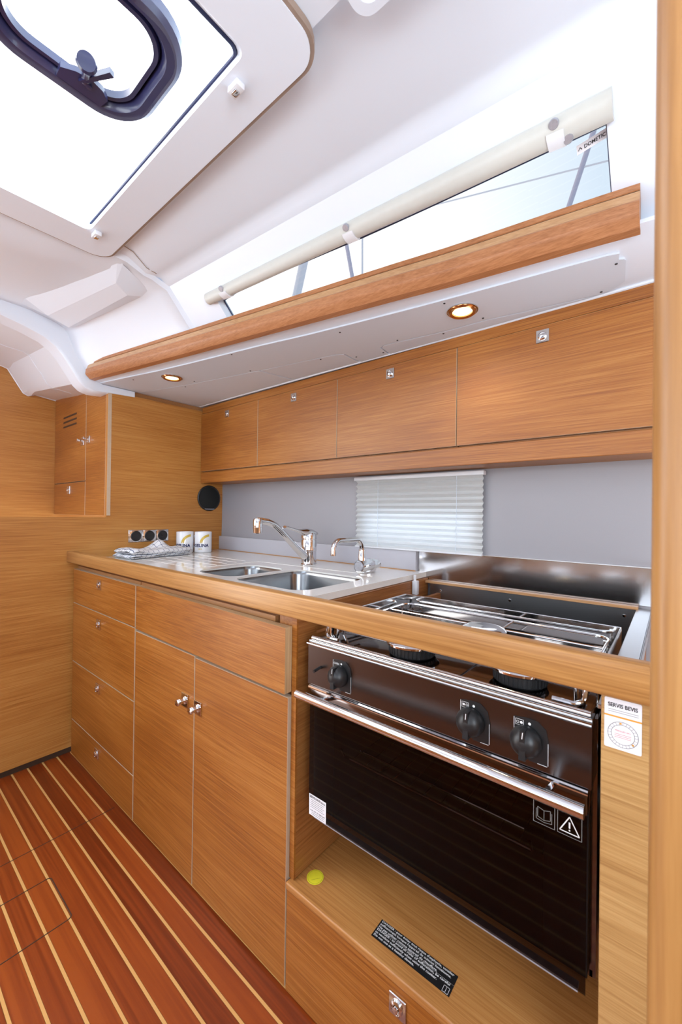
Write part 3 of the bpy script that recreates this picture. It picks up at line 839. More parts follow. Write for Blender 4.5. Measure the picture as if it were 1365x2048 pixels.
# ------------------------------------------------------------------ worktop
t = thing('worktop', 'glossy cream worktop with moulded drainer grooves', 'worktop', (-1.5, 1.1, 0.918))
ZT = 0.918
bowlL = rrect(-1.452, -1.222, 0.866, 1.150, 0.055, 8); bowlR = rrect(-1.196, -0.850, 0.850, 1.192, 0.060, 8)
b = B(); b.plate([(BX + 0.002, 0.688), (-0.775, 0.688), (-0.775, 1.4995), (BX + 0.002, 1.4995)], [bowlL, bowlR], 0.898, ZT)
b.build('slab', 'corian', t, angle=30)
b = B()
for k, y in enumerate((0.905, 0.965, 1.025, 1.085, 1.145, 1.205)):
    x1 = -1.515 - 0.012 * k
    b.tube([(-1.98, y, ZT - 0.0002), (x1, y, ZT - 0.0002)], 0.0013, 6)
b.tube([(-1.515, 0.872, ZT - 0.0008), (-1.515, 1.235, ZT - 0.0008)], 0.0026, 6)
b.tube([(-1.515, 1.235, ZT - 0.0008), (-0.955, 1.268, ZT - 0.0008), (-0.86, 1.236, ZT - 0.0008), (-0.835, 1.18, ZT - 0.0008)], 0.0022, 6)
b.build('drainer_ridges', 'corian', t)
b = B(); b.box(BX + 0.002, -0.8155, 1.478, 1.4995, ZT + 0.0005, 1.000, 0.001, 1)
b.build('upstand', 'upstand', t)
b = B(); b.box(BX + 0.002, -0.8155, 1.474, 1.478, ZT + 0.0002, ZT + 0.003)
b.build('joint_line', 'rail', t)

# fiddle rail in front
b = B()
b.box(BX + 0.001, 0.12, 0.655, 0.687, 0.9065, 0.9575, 0.004, 3)
tag(b.build('counter_rail', 'rail'), 'long solid oak rail running along the front of the worktop and stove', 'rail')

# sink
t = thing('double_sink', 'satin steel sink with a small and a large bowl set in the cream worktop', 'sink', (-1.15, 1.0, 0.75))
def bowl(x0, x1, y0, y1, r, depth):
    b = B(); rings = []
    for ins, z in ((-0.002, ZT - 0.004), (0.0, ZT - 0.006), (0.003, ZT - 0.02), (0.010, ZT - depth + 0.035), (0.018, ZT - depth + 0.014), (0.034, ZT - depth + 0.002), (0.06, ZT - depth)):
        rings.append([(x, y, z) for x, y in rrect(x0 + ins, x1 - ins, y0 + ins, y1 - ins, max(r - ins * 0.5, 0.01), 8)])
    b.loft(rings, True, False, True)
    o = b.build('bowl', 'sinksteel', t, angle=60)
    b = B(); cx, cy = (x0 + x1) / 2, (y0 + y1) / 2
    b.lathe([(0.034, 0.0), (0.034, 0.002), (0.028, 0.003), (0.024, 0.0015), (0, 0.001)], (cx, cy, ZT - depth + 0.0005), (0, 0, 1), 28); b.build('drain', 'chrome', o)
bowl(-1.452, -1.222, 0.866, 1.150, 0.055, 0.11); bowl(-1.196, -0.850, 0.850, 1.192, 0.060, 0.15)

# mixer tap
t = thing('mixer_tap', 'tall chrome mixer tap with a long raised spout and lever on top', 'tap', (-1.27, 1.322, ZT))
b = B(); b.lathe([(0.036, 0), (0.037, 0.004), (0.034, 0.008), (0.0335, 0.060), (0.0335, 0.062), (0.035, 0.064), (0.035, 0.108), (0.034, 0.110), (0.034, 0.114), (0.0355, 0.116), (0.035, 0.135), (0.030, 0.146), (0, 0.150)], (-1.27, 1.322, ZT), (0, 0, 1), 32); b.build('body', 'chrome', t)
b = B(); b.tube([(-1.27, 1.318, ZT + 0.030), (-1.27, 1.285, ZT + 0.048), (-1.27, 1.240, ZT + 0.082), (-1.27, 1.19, ZT + 0.124), (-1.27, 1.15, ZT + 0.158), (-1.27, 1.115, ZT + 0.182), (-1.27, 1.08, ZT + 0.194), (-1.27, 1.045, ZT + 0.199), (-1.27, 1.030, ZT + 0.200)], [0.021, 0.018, 0.0155, 0.014, 0.0135, 0.013, 0.013, 0.013, 0.012], 16); b.build('spout', 'chrome', t)
b = B(); b.lathe([(0.0, 0.014), (0.015, 0.012), (0.0185, 0.004), (0.0185, -0.018), (0.0175, -0.019), (0.0175, -0.022), (0.0185, -0.023), (0.0175, -0.045), (0.013, -0.047), (0, -0.040)], (-1.27, 1.030, ZT + 0.196), (0, 0, 1), 24); b.build('nozzle', 'chrome', t)
b = B(); rings = []
for y, z, w, h in ((1.350, ZT + 0.140, 0.030, 0.012), (1.325, ZT + 0.146, 0.031, 0.016), (1.292, ZT + 0.146, 0.026, 0.018), (1.268, ZT + 0.150, 0.016, 0.010), (1.235, ZT + 0.158, 0.012, 0.0065), (1.195, ZT + 0.168, 0.012, 0.0058), (1.174, ZT + 0.173, 0.010, 0.0050)):
    rings.append([(-1.27 + w * math.cos(a), y, z + h * math.sin(a)) for a in [2 * pi * k / 14 for k in range(14)]])
b.loft(rings, True, True, True); b.build('lever', 'chrome', t, angle=60)

# small pump tap
t = thing('pump_tap', 'small chrome tap with a bent tubular spout and a side knob', 'tap', (-0.93, 1.285, ZT))
b = B(); b.box(-0.944, -0.916, 1.262, 1.340, ZT, ZT + 0.026, 0.003); b.lathe([(0, -0.004), (0.023, -0.004), (0.0245, 0.0), (0.0245, 0.068), (0.022, 0.072), (0, 0.072)], (-0.93, 1.248, ZT + 0.030), (0, 1, 0.02), 28)
b.lathe([(0.014, 0.0), (0.014, 0.034), (0.0125, 0.037), (0.0125, 0.052), (0, 0.053)], (-0.93, 1.262, ZT + 0.042), (0, 0, 1), 20); b.build('body', 'chrome', t)
pth = [(-0.93, 1.262, ZT + 0.08)] + [(-0.93, 1.262 - 0.036 + 0.036 * math.cos(a), ZT + 0.098 + 0.036 * math.sin(a)) for a in [pi / 2 * k / 6 for k in range(7)]] + \
      [(-0.93, 1.128, ZT + 0.134)] + [(-0.93, 1.128 - 0.036 * math.sin(a), ZT + 0.098 + 0.036 * math.cos(a)) for a in [pi / 2 * k / 6 for k in range(1, 7)]] + [(-0.93, 1.092, ZT + 0.082)]
b = B(); b.tube(pth, 0.0095, 14); b.build('spout', 'chrome', t)
b = B(); b.lathe([(0.021, 0.0), (0.0225, 0.003), (0.0225, 0.020), (0.018, 0.022), (0.017, 0.045), (0.010, 0.052), (0, 0.053)], (-0.93, 1.322, ZT + 0.031), (0.1, 1, 0.0), 8); b.build('knob', 'chrome', t)
b = B(); b.lathe([(0.0, 0.006), (0.017, 0.0055), (0.019, 0.003), (0.019, 0.0)], (-0.93, 1.2435, ZT + 0.030), (0, -1, -0.02), 24); b.build('end_cap', 'aluminium', t)

# mugs
def mug(x, y, label, turn, back):
    t = thing('mug', label, 'mug', (x, y, ZT), 'white mugs with blue lettering and a yellow arc')
    r, h = 0.047, 0.118
    b = B(); b.lathe([(0, 0.003), (r - 0.006, 0.0), (r - 0.002, 0.002), (r, 0.007), (r, h - 0.002), (r - 0.0015, h), (r - 0.0035, h - 0.001), (r - 0.0045, h - 0.006), (r - 0.0045, 0.010), (r - 0.010, 0.006), (0, 0.006)], (x, y, ZT), (0, 0, 1), 48, cap=True)
    b.build('cup', 'china', t, angle=50)
    phi = math.atan2(-y, -x)
    ha = phi + back
    b = B(); b.tube([(x + (r - 0.001 + 0.030 * math.sin(a)) * math.cos(ha), y + (r - 0.001 + 0.030 * math.sin(a)) * math.sin(ha), ZT + 0.06 + 0.034 * math.cos(a)) for a in [pi * k / 12 for k in range(13)]], 0.0055, 10)
    b.build('handle', 'china', t)
    b = B()
    def wrap(sx, z, rr=r + 0.0005):
        a = phi + turn + sx / r
        return Vector((x + rr * math.cos(a), y + rr * math.sin(a), ZT + z))
    b.mat('navy'); vs, fs = text_pts('ANGELINA', 0.0235, 'RIGHT', 0.0011, 1.05)
    V = [b.bm.verts.new(wrap(v.x + 0.030, v.y + 0.034)) for v in vs]
    for f in fs: b.bm.faces.new([V[i] for i in f]).material_index = b.mi
    b.mat('gold'); vs, fs = text_pts('2012', 0.010, 'CENTER', 0.0004)
    V = [b.bm.verts.new(wrap(v.x - 0.016, v.y + 0.019)) for v in vs]
    for f in fs: b.bm.faces.new([V[i] for i in f]).material_index = b.mi
    n = 14
    for i in range(n):
        P = []
        for k, w in ((i, 0), (i, 1), (i + 1, 1), (i + 1, 0)):
            a = pi - (pi / 2) * (k / n) * 0.98
            ro = 0.052 - 0.0; ri = 0.038 + 0.0 * k
            rr_ = ro if w else ri
            P.append(wrap(0.036 + rr_ * math.cos(a) * 1.05, 0.055 + rr_ * math.sin(a) * 0.95))
        b.face(P)
    b.build('print', None, t, smooth=True)
mug(-2.085, 1.297, 'white mug with blue name and yellow arc, the front one beside the backsplash', 0.0, pi)
mug(-2.152, 1.223, 'white mug with blue name and yellow arc, partly hidden, nearest the sockets', -0.03, 2.2)

# folded tea towel
def towel():
    t = thing('tea_towel', 'folded white tea towel with thin blue check lines on the worktop', 'towel', (-2.07, 1.0, ZT))
    for nm, z0, th, ox, oy, seed in (('lower_fold', 0.0, 0.018, 0.0, 0.0, 0.0), ('upper_fold', 0.0185, 0.020, 0.004, 0.004, 1.7)):
        b = B(); nu, nv = 30, 20; L, Wd = 0.345, 0.17
        uvl = b.bm.loops.layers.uv.new('UVMap')
        def pos(u, v, top):
            # u along Y (long), v along X
            ex = min(u, 1 - u) * L; ey = min(v, 1 - v) * Wd
            e = min(ex, ey); rim = min(1.0, e / 0.009); rnd = math.sqrt(max(0, 1 - (1 - rim) ** 2))
            wav = 0.003 * math.sin(u * 17 + seed) * math.cos(v * 7 + seed) + 0.002 * math.sin(v * 14 + 2 * seed)
            bump = 0.0
            if nm == 'upper_fold': bump = 0.040 * math.exp(-((u - 0.60) / 0.11) ** 2 - ((v - 0.30) / 0.34) ** 2) + 0.010 * math.exp(-((u - 0.08) / 0.1) ** 2)
            bump += 0.0 if nm != 'lower_fold' else 0.002
            z = z0 + (0.5 + (0.5 * rnd if top else -0.5 * rnd)) * th
            if nm == 'upper_fold': z += bump * (1 if top else 0.55)
            z += wav * (1 if top else 0.4) * (1 if nm == 'upper_fold' or top else 0)
            lx = (v - 0.5) * Wd * (1 - 0.10 * u) + ox + 0.004 * math.sin(u * 9 + seed); ly = (u - 0.5) * L + oy + 0.004 * math.sin(v * 6)
            a = 0.10
            return Vector((-2.083 + lx * math.cos(a) - ly * math.sin(a), 1.015 + lx * math.sin(a) + ly * math.cos(a), ZT + max(z, 0.0006)))
        for top in (True, False):
            V = [[b.bm.verts.new(pos(i / nu, j / nv, top)) for j in range(nv + 1)] for i in range(nu + 1)]
            for i in range(nu):
                for j in range(nv):
                    f = b.bm.faces.new((V[i][j], V[i + 1][j], V[i + 1][j + 1], V[i][j + 1]))
                    for lpz, (ii, jj) in zip(f.loops, ((i, j), (i + 1, j), (i + 1, j + 1), (i, j + 1))):
                        lpz[uvl].uv = (ii / nu * L + seed * 0.01 + (0 if top else 0.006), jj / nv * Wd + seed * 0.01)
        b.build(nm, 'towel', t, angle=80)
towel()

# sockets on the bulkhead
t = thing('socket_strip', 'triple socket plate in shiny metal with dark round outlets on the bulkhead', 'socket', (BX, 1.04, 1.015))
b = B(); b.box(BX + 0.0005, BX + 0.006, 0.931, 1.148, 0.984, 1.050, 0.002); b.build('plate', 'steel', t)
for i, y in enumerate((0.968, 1.040, 1.112)):
    b = B(); b.box(BX + 0.006, BX + 0.010, y - 0.034, y + 0.034, 0.986, 1.048, 0.002); fr_ = b.build('frame', 'steel', t)
    b = B(); b.lathe([(0.027, 0.0), (0.027, 0.003), (0.025, 0.0045), (0.023, 0.002), (0, 0.001)], (BX + 0.010, y, 1.017), (1, 0, 0), 28)
    if i == 2:
        b.lathe([(0.006, 0.001), (0.005, 0.008), (0, 0.009)], (BX + 0.010, y, 1.017), (1, 0, 0), 14)
    b.build('outlet', 'black', fr_)

# speaker
t = thing('speaker', 'round black loudspeaker on the bulkhead under the wall cupboards', 'speaker', (BX, 1.404, 1.233))
b = B(); b.lathe([(0.077, 0.0005), (0.078, 0.006), (0.074, 0.010), (0.068, 0.008)], (BX, 1.404, 1.233), (1, 0, 0), 48, cap=False); b.build('rim', 'black', t)
b = B(); b.lathe([(0.070, 0.007), (0.05, 0.011), (0.02, 0.013), (0, 0.0135)], (BX, 1.404, 1.233), (1, 0, 0), 40); b.build('grille', 'blackgrille', t)
b = B(); b.box(BX + 0.009, BX + 0.0125, 1.372, 1.436, 1.164, 1.169); b.build('badge', 'aluminium', t)

# pleated blind
t = thing('pleated_blind', 'white pleated blind over the portlight in the backsplash', 'blind', (-0.83, 1.48, 1.16))
b = B(); nz = 26; z0, z1 = 1.003, 1.298; rows = []
for k in range(nz + 1):
    z = z0 + (z1 - z0) * k / nz; y = 1.478 + (0.0065 if k % 2 else -0.0065)
    rows.append([(-1.122, y, z), (-0.541, y, z)])
b.loft(rows, closed_ring=False); b.build('pleats', 'cloth', t, smooth=False)
b = B(); b.box(-1.128, -0.535, 1.464, 1.492, 1.298, 1.314, 0.002); b.build('head_rail', 'whiteplastic', t)
b = B(); b.box(-1.122, -0.541, 1.468, 1.488, 1.0005, 1.006, 0.001); b.build('bottom_rail', 'whiteplastic', t)
for x in (-1.00, -0.64):
    b = B(); b.tube([(x, 1.470, 1.004), (x, 1.470, 1.30)], 0.0008, 6); b.build('cord', 'greypanel', t)
b = B(); b.face([(-1.09, 1.526, 1.01), (-0.57, 1.526, 1.01), (-0.57, 1.526, 1.17), (-1.09, 1.526, 1.17)])
struct(b, 'window_3', 'blindglass')

# ------------------------------------------------------------------ wall cupboards
seams = [-2.200, -1.670, -1.134, -0.589, 0.30]
lx = [-1.938, -1.404, -0.863, -0.315]
labs = ['small wooden wall cupboard with flap door, leftmost, against the bulkhead', 'wooden wall cupboard with flap door, second from the bulkhead',
        'wooden wall cupboard with flap door, third from the bulkhead, above the blind', 'widest wooden wall cupboard with flap door, rightmost, above the stove']
for i in range(4):
    x0, x1 = seams[i], seams[i + 1]
    t = thing('wall_cupboard', labs[i], 'cupboard', ((x0 + x1) / 2, 1.40, 1.40), 'row of wall cupboards')
    b = B(); b.box(x0 + 0.002, x1 - 0.002, 1.366, 1.49, 1.388, 1.765); b.build('body', 'backwood', t)
    d = front('door', t, x0 + 0.0015, x1 - 0.0015, 1.391, 1.733, y0=1.345, th=0.019, mat='oak'); put_latch(d, lx[i], 1.345, 1.700, False, s=0.0185)
b = B(); b.box(BX + 0.002, 0.30, 1.346, 1.364, 1.3215, 1.384, 0.0015, 1); b.box(BX + 0.002, 0.30, 1.364, 1.499, 1.3215, 1.34); b.box(BX + 0.002, 0.30, 1.362, 1.372, 1.36, 1.388)
tag(b.build('cupboard_pelmet', 'oak'), 'long wooden pelmet board running under the wall cupboards', 'pelmet')
b = B(); b.box(BX + 0.002, 0.30, 1.352, 1.366, 1.737, 1.7745, 0.001, 1)
struct(b, 'trim_14', 'oak')

# locker on the left
t = thing('wall_locker', 'tall wooden wall locker with vent slots and two doors beyond the bulkhead', 'locker', (-2.6, 1.0, 1.12))
b = B(); b.box(-3.018, -2.2265, 0.846, 1.40, 1.128, 1.90); b.build('body', 'backwood', t)
d = front('door', t, -3.016, -2.497, 1.313, 1.89, y0=0.826, th=0.019); put_latch(d, -2.541, 0.826, 1.533, True, s=0.022)
b = B()
for k in range(3):
    b.box(-2.86, -2.64, 0.8245, 0.828, 1.642 + k * 0.028, 1.652 + k * 0.028, 0.001, 1)
b.build('vent_slots', 'gap', d)
d = front('door', t, -2.492, -2.227, 1.123, 1.89, y0=0.826, th=0.019); put_latch(d, -2.453, 0.826, 1.533, True, s=0.018)
d = front('drawer', t, -3.016, -2.497, 1.123, 1.308, y0=0.826, th=0.019); put_latch(d, -2.752, 0.826, 1.267, False, s=0.022)

# ------------------------------------------------------------------ stove bay
t = thing('step_cabinet', 'low wooden plinth cabinet with a drawer under the stove', 'cabinet', (-0.35, 1.0, 0.0))
b = B(); b.box(-0.712, -0.080, 0.700, 1.498, 0.0, 0.247); b.build('body', 'backwood', t)
b = B(); b.box(-0.7135, -0.0785, 0.676, 1.495, 0.248, 0.266, 0.004, 3); b.build('top_board', 'oakstep', t)
d = front('drawer', t, -0.7125, -0.0785, 0.006, 0.2465, y0=0.680); b = B(); put_latch(d, -0.402, 0.680, 0.208, False, s=0.0185)

t = thing('end_panel', 'bold-grained pale oak panel to the right of the stove', 'panel', (0.0, 0.7, 0.0))
b = B(); b.box(-0.0775, 0.12, 0.680, 0.698, 0.0, 0.905, 0.001, 1); b.build('panel', 'oakpanel', t)
b = B(); b.box(-0.0775, -0.0600, 0.698, 1.495, 0.0, 0.868); b.build('side_board', 'niche', t)

# stickers
UX = Vector((1, 0, 0)); UZ = Vector((0, 0, 1))
so = Vector((-0.0735, 0.6795, 0.829))
b = B(); b.mat('paper')
b.face([so + UX * x + UZ * z for x, z in rrect(0, 0.0425, 0, 0.069, 0.002, 3)])
so2 = so + Vector((0, -0.0003, 0))
b.mat('ink'); add_text(b, 'SERVIS BEVIS', 0.0075, so2 + UX * 0.004 + UZ * 0.0575, UX + UZ * -0.0, UZ, width=0.034, bold=0.0002)
b.mat('greyink')
for k in range(2): line(b, so2, UX, UZ, (0.0045, 0.0535 - 0.0028 * k), (0.039, 0.0535 - 0.0028 * k), 0.0007)
b.mat('orange'); quad(b, so2, UX, UZ, 0, 0.0425, 0.0435, 0.0458)
b.mat('greyink'); ring(b, so2, UX, UZ, (0.0215, 0.0215), 0.0170, 0.0178); ring(b, so2, UX, UZ, (0.0215, 0.0215), 0.0130, 0.0137)
for k in range(24):
    a = 2 * pi * k / 24; line(b, so2, UX, UZ, (0.0215 + 0.0136 * math.cos(a), 0.0215 + 0.0136 * math.sin(a)), (0.0215 + 0.0172 * math.cos(a), 0.0215 + 0.0172 * math.sin(a)), 0.0005)
b.mat('orange'); ring(b, so2, UX, UZ, (0.019, 0.0365), 0, 0.0014, 10); ring(b, so2, UX, UZ, (0.033, 0.0115), 0, 0.0014, 10)
b.mat('red'); add_text(b, 'PREGLED DO', 0.0030, so2 + UX * 0.0215 + UZ * 0.0250, UX, UZ, 'CENTER')
for k in range(3): line(b, so2, UX, UZ, (0.012, 0.0215 - 0.0022 * k), (0.031, 0.0215 - 0.0022 * k), 0.0005)
tag(b.build('service_sticker', None, None, smooth=False), 'white service sticker with a circular date dial on the pale oak panel', 'sticker')

b = B(); b.mat('yellow'); b.lathe([(0.0205, 0), (0.0205, 0.0006), (0, 0.0006)], (-0.667, 0.731, 0.2662), (0, 0, 1), 40)
b.mat('gap'); b2o = Vector((-0.667, 0.731, 0.2670)); ring(b, b2o, (1, 0, 0), (0, 1, 0), (0, 0), 0.0178, 0.0182, 32)
line(b, b2o, (1, 0, 0), (0, 1, 0), (-0.002, -0.012), (0.012, 0.006), 0.0004)
tag(b.build('round_sticker', None, None, smooth=False), 'small round yellow sticker on the plinth top', 'sticker')

# warning plate on the step
wo = Vector((-0.485, 0.7135, 0.2664)); wx = Vector((0.170, 0.002, 0)).normalized(); wy = Vector((-0.002, 0.170, 0)).normalized()
b = B(); b.mat('black'); quad(b, wo, wx, wy, 0, 0.173, -0.006, 0.037)
wt_ = wo + Vector((0, 0, 0.0004)); b.mat('whiteink')
lines_ = [("DANGER : pour \u00e9viter tout risque d'asphyxie, ventiler", 0.163), ("suffisamment lorsque l'appareil de cuisson fonctionne.", 0.160), ("Ne pas utiliser comme appareil de chauffage.", 0.134),
          ("DANGER : to avoid all risks of suffocation, be careful", 0.163), ("to ventilate sufficiently when using the cooker.", 0.140), ("Do not use as a heating device.", 0.094)]
for i, (s_, w_) in enumerate(lines_):
    y_ = 0.0312 - i * 0.0066
    add_text(b, s_, 0.0064, wt_ + wx * 0.003 + wy * y_, wx, wy, width=w_, bold=0.00012)
line(b, wt_, wx, wy, (0.0, 0.0165), (0.173, 0.0165), 0.0003)
for p_, q_ in (((0.158, -0.0045), (0.169, -0.0045)), ((0.169, -0.0045), (0.169, 0.0070)), ((0.169, 0.0070), (0.158, 0.0070)), ((0.158, 0.0070), (0.158, -0.0045)), ((0.1635, -0.0035), (0.1635, 0.006))):
    line(b, wt_, wx, wy, p_, q_, 0.0006)
tag(b.build('warning_label', None, None, smooth=False), 'black warning label with white safety text on the plinth top', 'label')

# ------------------------------------------------------------------ the stove
OX0, OX1, OY = -0.660, -0.0895, 0.690
st = thing('gimballed_stove', 'stainless marine stove with black glass oven door and black knobs', 'stove', (-0.375, 0.9, 0.45))
# body: hollow box so that the dark glass looks into an oven
b = B(); b.mat('darksteel')
b.box(OX0, OX0 + 0.012, OY + 0.028, 1.10, 0.458, 0.846); b.box(OX1 - 0.004, OX1 + 0.004, OY + 0.028, 1.10, 0.458, 0.846)
b.box(OX0, OX1, 1.09, 1.10, 0.458, 0.846); b.box(OX0, OX1, OY + 0.028, 1.10, 0.458, 0.468); b.box(OX0, OX1, OY + 0.03, 1.10, 0.742, 0.75)
b.build('body', None, st)
b = B()
for bx in ((OX0 + 0.0125, OX1 - 0.0045, OY + 0.34, OY + 0.342, 0.4685, 0.7415), (OX0 + 0.0125, OX1 - 0.0045, OY + 0.010, OY + 0.34, 0.4685, 0.4695), (OX0 + 0.0125, OX1 - 0.0045, OY + 0.010, OY + 0.34, 0.7395, 0.7415),
           (OX0 + 0.0125, OX0 + 0.0725, OY + 0.010, OY + 0.34, 0.4685, 0.7415), (OX1 - 0.0645, OX1 - 0.0045, OY + 0.010, OY + 0.34, 0.4685, 0.7415)): b.box(*bx)
b.build('oven_lining', 'black', st)
# rack and tray in the oven
b = B()
b.tube([(-0.583, OY + 0.045, 0.590), (-0.180, OY + 0.045, 0.590)], 0.0032, 8)
b.tube([(-0.583, OY + 0.030, 0.614), (-0.583, OY + 0.045, 0.590)], 0.0025, 8); b.tube([(-0.180, OY + 0.030, 0.614), (-0.180, OY + 0.045, 0.590)], 0.0025, 8)
b.tube([(-0.560, OY + 0.075, 0.598), (-0.200, OY + 0.075, 0.598)], 0.0022, 8)
for k in range(12): b.tube([(-0.56 + k * 0.036, OY + 0.045, 0.592), (-0.56 + k * 0.036, OY + 0.28, 0.592)], 0.0014, 6)
b.build('oven_rack', 'chrome', st)
# door
dr = B(); dr.mat('ovenglass'); dr.face([(-0.6525, OY, 0.452), (-0.0945, OY, 0.452), (-0.0945, OY, 0.712), (-0.6525, OY, 0.712)])
door = dr.build('oven_door', None, st, smooth=False)
b = B(); b.box(-0.6535, -0.0935, OY - 0.001, OY + 0.024, 0.7125, 0.744, 0.003, 2); b.build('top_rail', 'darksteel', door)
b = B(); b.tube([(-0.6535, OY - 0.002, 0.7475), (-0.0935, OY - 0.002, 0.7475)], 0.0042, 10); b.build('bead', 'chrome', door)
b = B(); b.box(-0.640, -0.105, OY + 0.004, OY + 0.016, 0.4455, 0.4515); b.build('bottom_edge', 'wornsteel', door)
b = B(); b.tube([(-0.6335, OY - 0.062, 0.7555), (-0.0895, OY - 0.062, 0.7555)], 0.0092, 20)
b.tube([(-0.585, OY - 0.062, 0.7555), (-0.585, OY, 0.738)], 0.0045, 10); b.tube([(-0.140, OY - 0.062, 0.7555), (-0.140, OY, 0.738)], 0.0055, 10); b.build('handle', 'chrome', door)
# pictograms on the glass
po = Vector((-0.167, OY - 0.0004, 0.672)); b = B(); b.mat('greyink')
for x0_, x1_ in ((0.0, 0.030), (0.034, 0.066)):
    for p_, q_ in (((x0_, 0.0), (x1_, 0.0)), ((x1_, 0.0), (x1_, 0.033)), ((x1_, 0.033), (x0_, 0.033)), ((x0_, 0.033), (x0_, 0.0))): line(b, po, UX, UZ, p_, q_, 0.0006)
for p_, q_ in (((0.006, 0.010), (0.006, 0.025)), ((0.006, 0.025), (0.015, 0.022)), ((0.015, 0.022), (0.024, 0.025)), ((0.024, 0.025), (0.024, 0.010)), ((0.024, 0.010), (0.015, 0.007)), ((0.015, 0.007), (0.006, 0.010)), ((0.015, 0.007), (0.015, 0.022)),
               ((0.004, 0.022), (0.004, 0.006)), ((0.004, 0.006), (0.015, 0.004)), ((0.015, 0.004), (0.026, 0.006)), ((0.026, 0.006), (0.026, 0.022))): line(b, po, UX, UZ, p_, q_, 0.0006)
b.mat('whiteink')
for p_, q_ in (((0.037, 0.005), (0.063, 0.005)), ((0.063, 0.005), (0.050, 0.029)), ((0.050, 0.029), (0.037, 0.005))): line(b, po, UX, UZ, p_, q_, 0.0015)
line(b, po, UX, UZ, (0.050, 0.021), (0.050, 0.012), 0.0022); ring(b, po, UX, UZ, (0.050, 0.009), 0, 0.0012, 10)
b.build('pictograms', None, door, smooth=False)
po = Vector((-0.651, OY - 0.0004, 0.4455 + 0.006)); b = B(); b.mat('paper'); quad(b, po, UX, UZ, 0, 0.052, 0.0, 0.048)
b.mat('ink'); po2 = po + Vector((0, -0.0002, 0)); add_text(b, 'SERVIS NAVIS d.o.o.', 0.0075, po2 + UX * 0.002 + UZ * 0.040, UX, UZ, width=0.048, bold=0.0002)
for k in range(5): line(b, po2, UX, UZ, (0.004, 0.036 - 0.0042 * k), (0.047 - 0.004 * (k % 2), 0.036 - 0.0042 * k), 0.0008)
add_text(b, 'mob. 091 51 506 560', 0.0046, po2 + UX * 0.004 + UZ * 0.0108, UX, UZ, width=0.044, bold=0.0001)
for k in range(2): line(b, po2, UX, UZ, (0.008, 0.0078 - 0.0038 * k), (0.048, 0.0078 - 0.0038 * k), 0.0008)
b.build('service_label', None, door, smooth=False)
# control panel
b = B(); b.prism([(OY, 0.7525), (OY + 0.03, 0.7525), (OY + 0.03, 0.853), (OY + 0.006, 0.853), (OY, 0.845)], 'X', OX0, OX1); cp = b.build('control_panel', 'panelsteel', st)
b = B()
b.tube([(OX0, OY - 0.003, 0.847), (OX1, OY - 0.003, 0.847)], 0.0035, 10); b.tube([(OX0 + 0.003, OY + 0.012, 0.856), (OX1 - 0.003, OY + 0.012, 0.856)], 0.0055, 12)
b.tube([(OX0 + 0.003, OY + 0.003, 0.852), (OX1, OY + 0.003, 0.852)], 0.003, 10)
b.build('front_beading', 'steel', st)
for i, x in enumerate((-0.563, -0.268, -0.178)):
    zc = 0.795
    b = B(); b.mat('black')
    b.prism([(x - 0.020, 0.826), (x - 0.020, zc - 0.016), (x + 0.004, zc - 0.032), (x + 0.030, zc - 0.032), (x + 0.032, 0.800), (x + 0.028, 0.818), (x + 0.016, 0.828), (x + 0.0, 0.829)], 'Y', OY - 0.0012, OY - 0.0002)
    b.mat('whiteink'); qo = Vector((x, OY - 0.0016, zc))
    line(b, qo, UX, UZ, (-0.0195, 0.031), (-0.0195, 0.0), 0.0008); line(b, qo, UX, UZ, (0.031, 0.004), (0.0312, -0.030), 0.0008); line(b, qo, UX, UZ, (0.016, -0.0315), (0.030, -0.0315), 0.0008)
    ring(b, qo, UX, UZ, (0.004, 0.026), 0, 0.0022, 12)
    if i:
        for p_, q_ in (((-0.017, 0.020), (-0.005, 0.020)), ((-0.005, 0.020), (-0.005, 0.029)), ((-0.005, 0.029), (-0.017, 0.029)), ((-0.017, 0.029), (-0.017, 0.020))): line(b, qo, UX, UZ, p_, q_, 0.0006)
        for c_x, full in ((-0.0138, i == 1), (-0.0082, i == 2)): ring(b, qo, UX, UZ, (c_x, 0.0245), 0 if full else 0.0016, 0.0022, 12)
    else:
        add_text(b, 'OVEN', 0.0065, qo + UX * -0.0175 + UZ * 0.022, UX, UZ, width=0.015)
    b.build('knob_plate', None, st, smooth=False)
    b = B(); b.lathe([(0.022, 0.0012), (0.0235, 0.004), (0.0235, 0.010), (0.021, 0.018), (0.015, 0.025), (0.007, 0.0285), (0, 0.029)], (x, OY, zc), (0, -1, 0), 32)
    b.prism([(x - 0.005, zc - 0.021), (x + 0.005, zc - 0.021), (x + 0.0035, zc + 0.023), (x - 0.0035, zc + 0.023)], 'Y', OY - 0.0285, OY - 0.012)
    kb = b.build('knob', 'black', st)
    b = B(); b.mat('whiteink'); line(b, (x, OY - 0.0288, zc), UX, UZ, (0.0, 0.012), (0.001, 0.022), 0.0012); b.build('pointer', None, kb, smooth=False)
b = B(); b.tube([(-0.622, OY, 0.798), (-0.622, OY - 0.022, 0.795)], [0.0035, 0.0035], 10); b.build('igniter_pin', 'black', st)
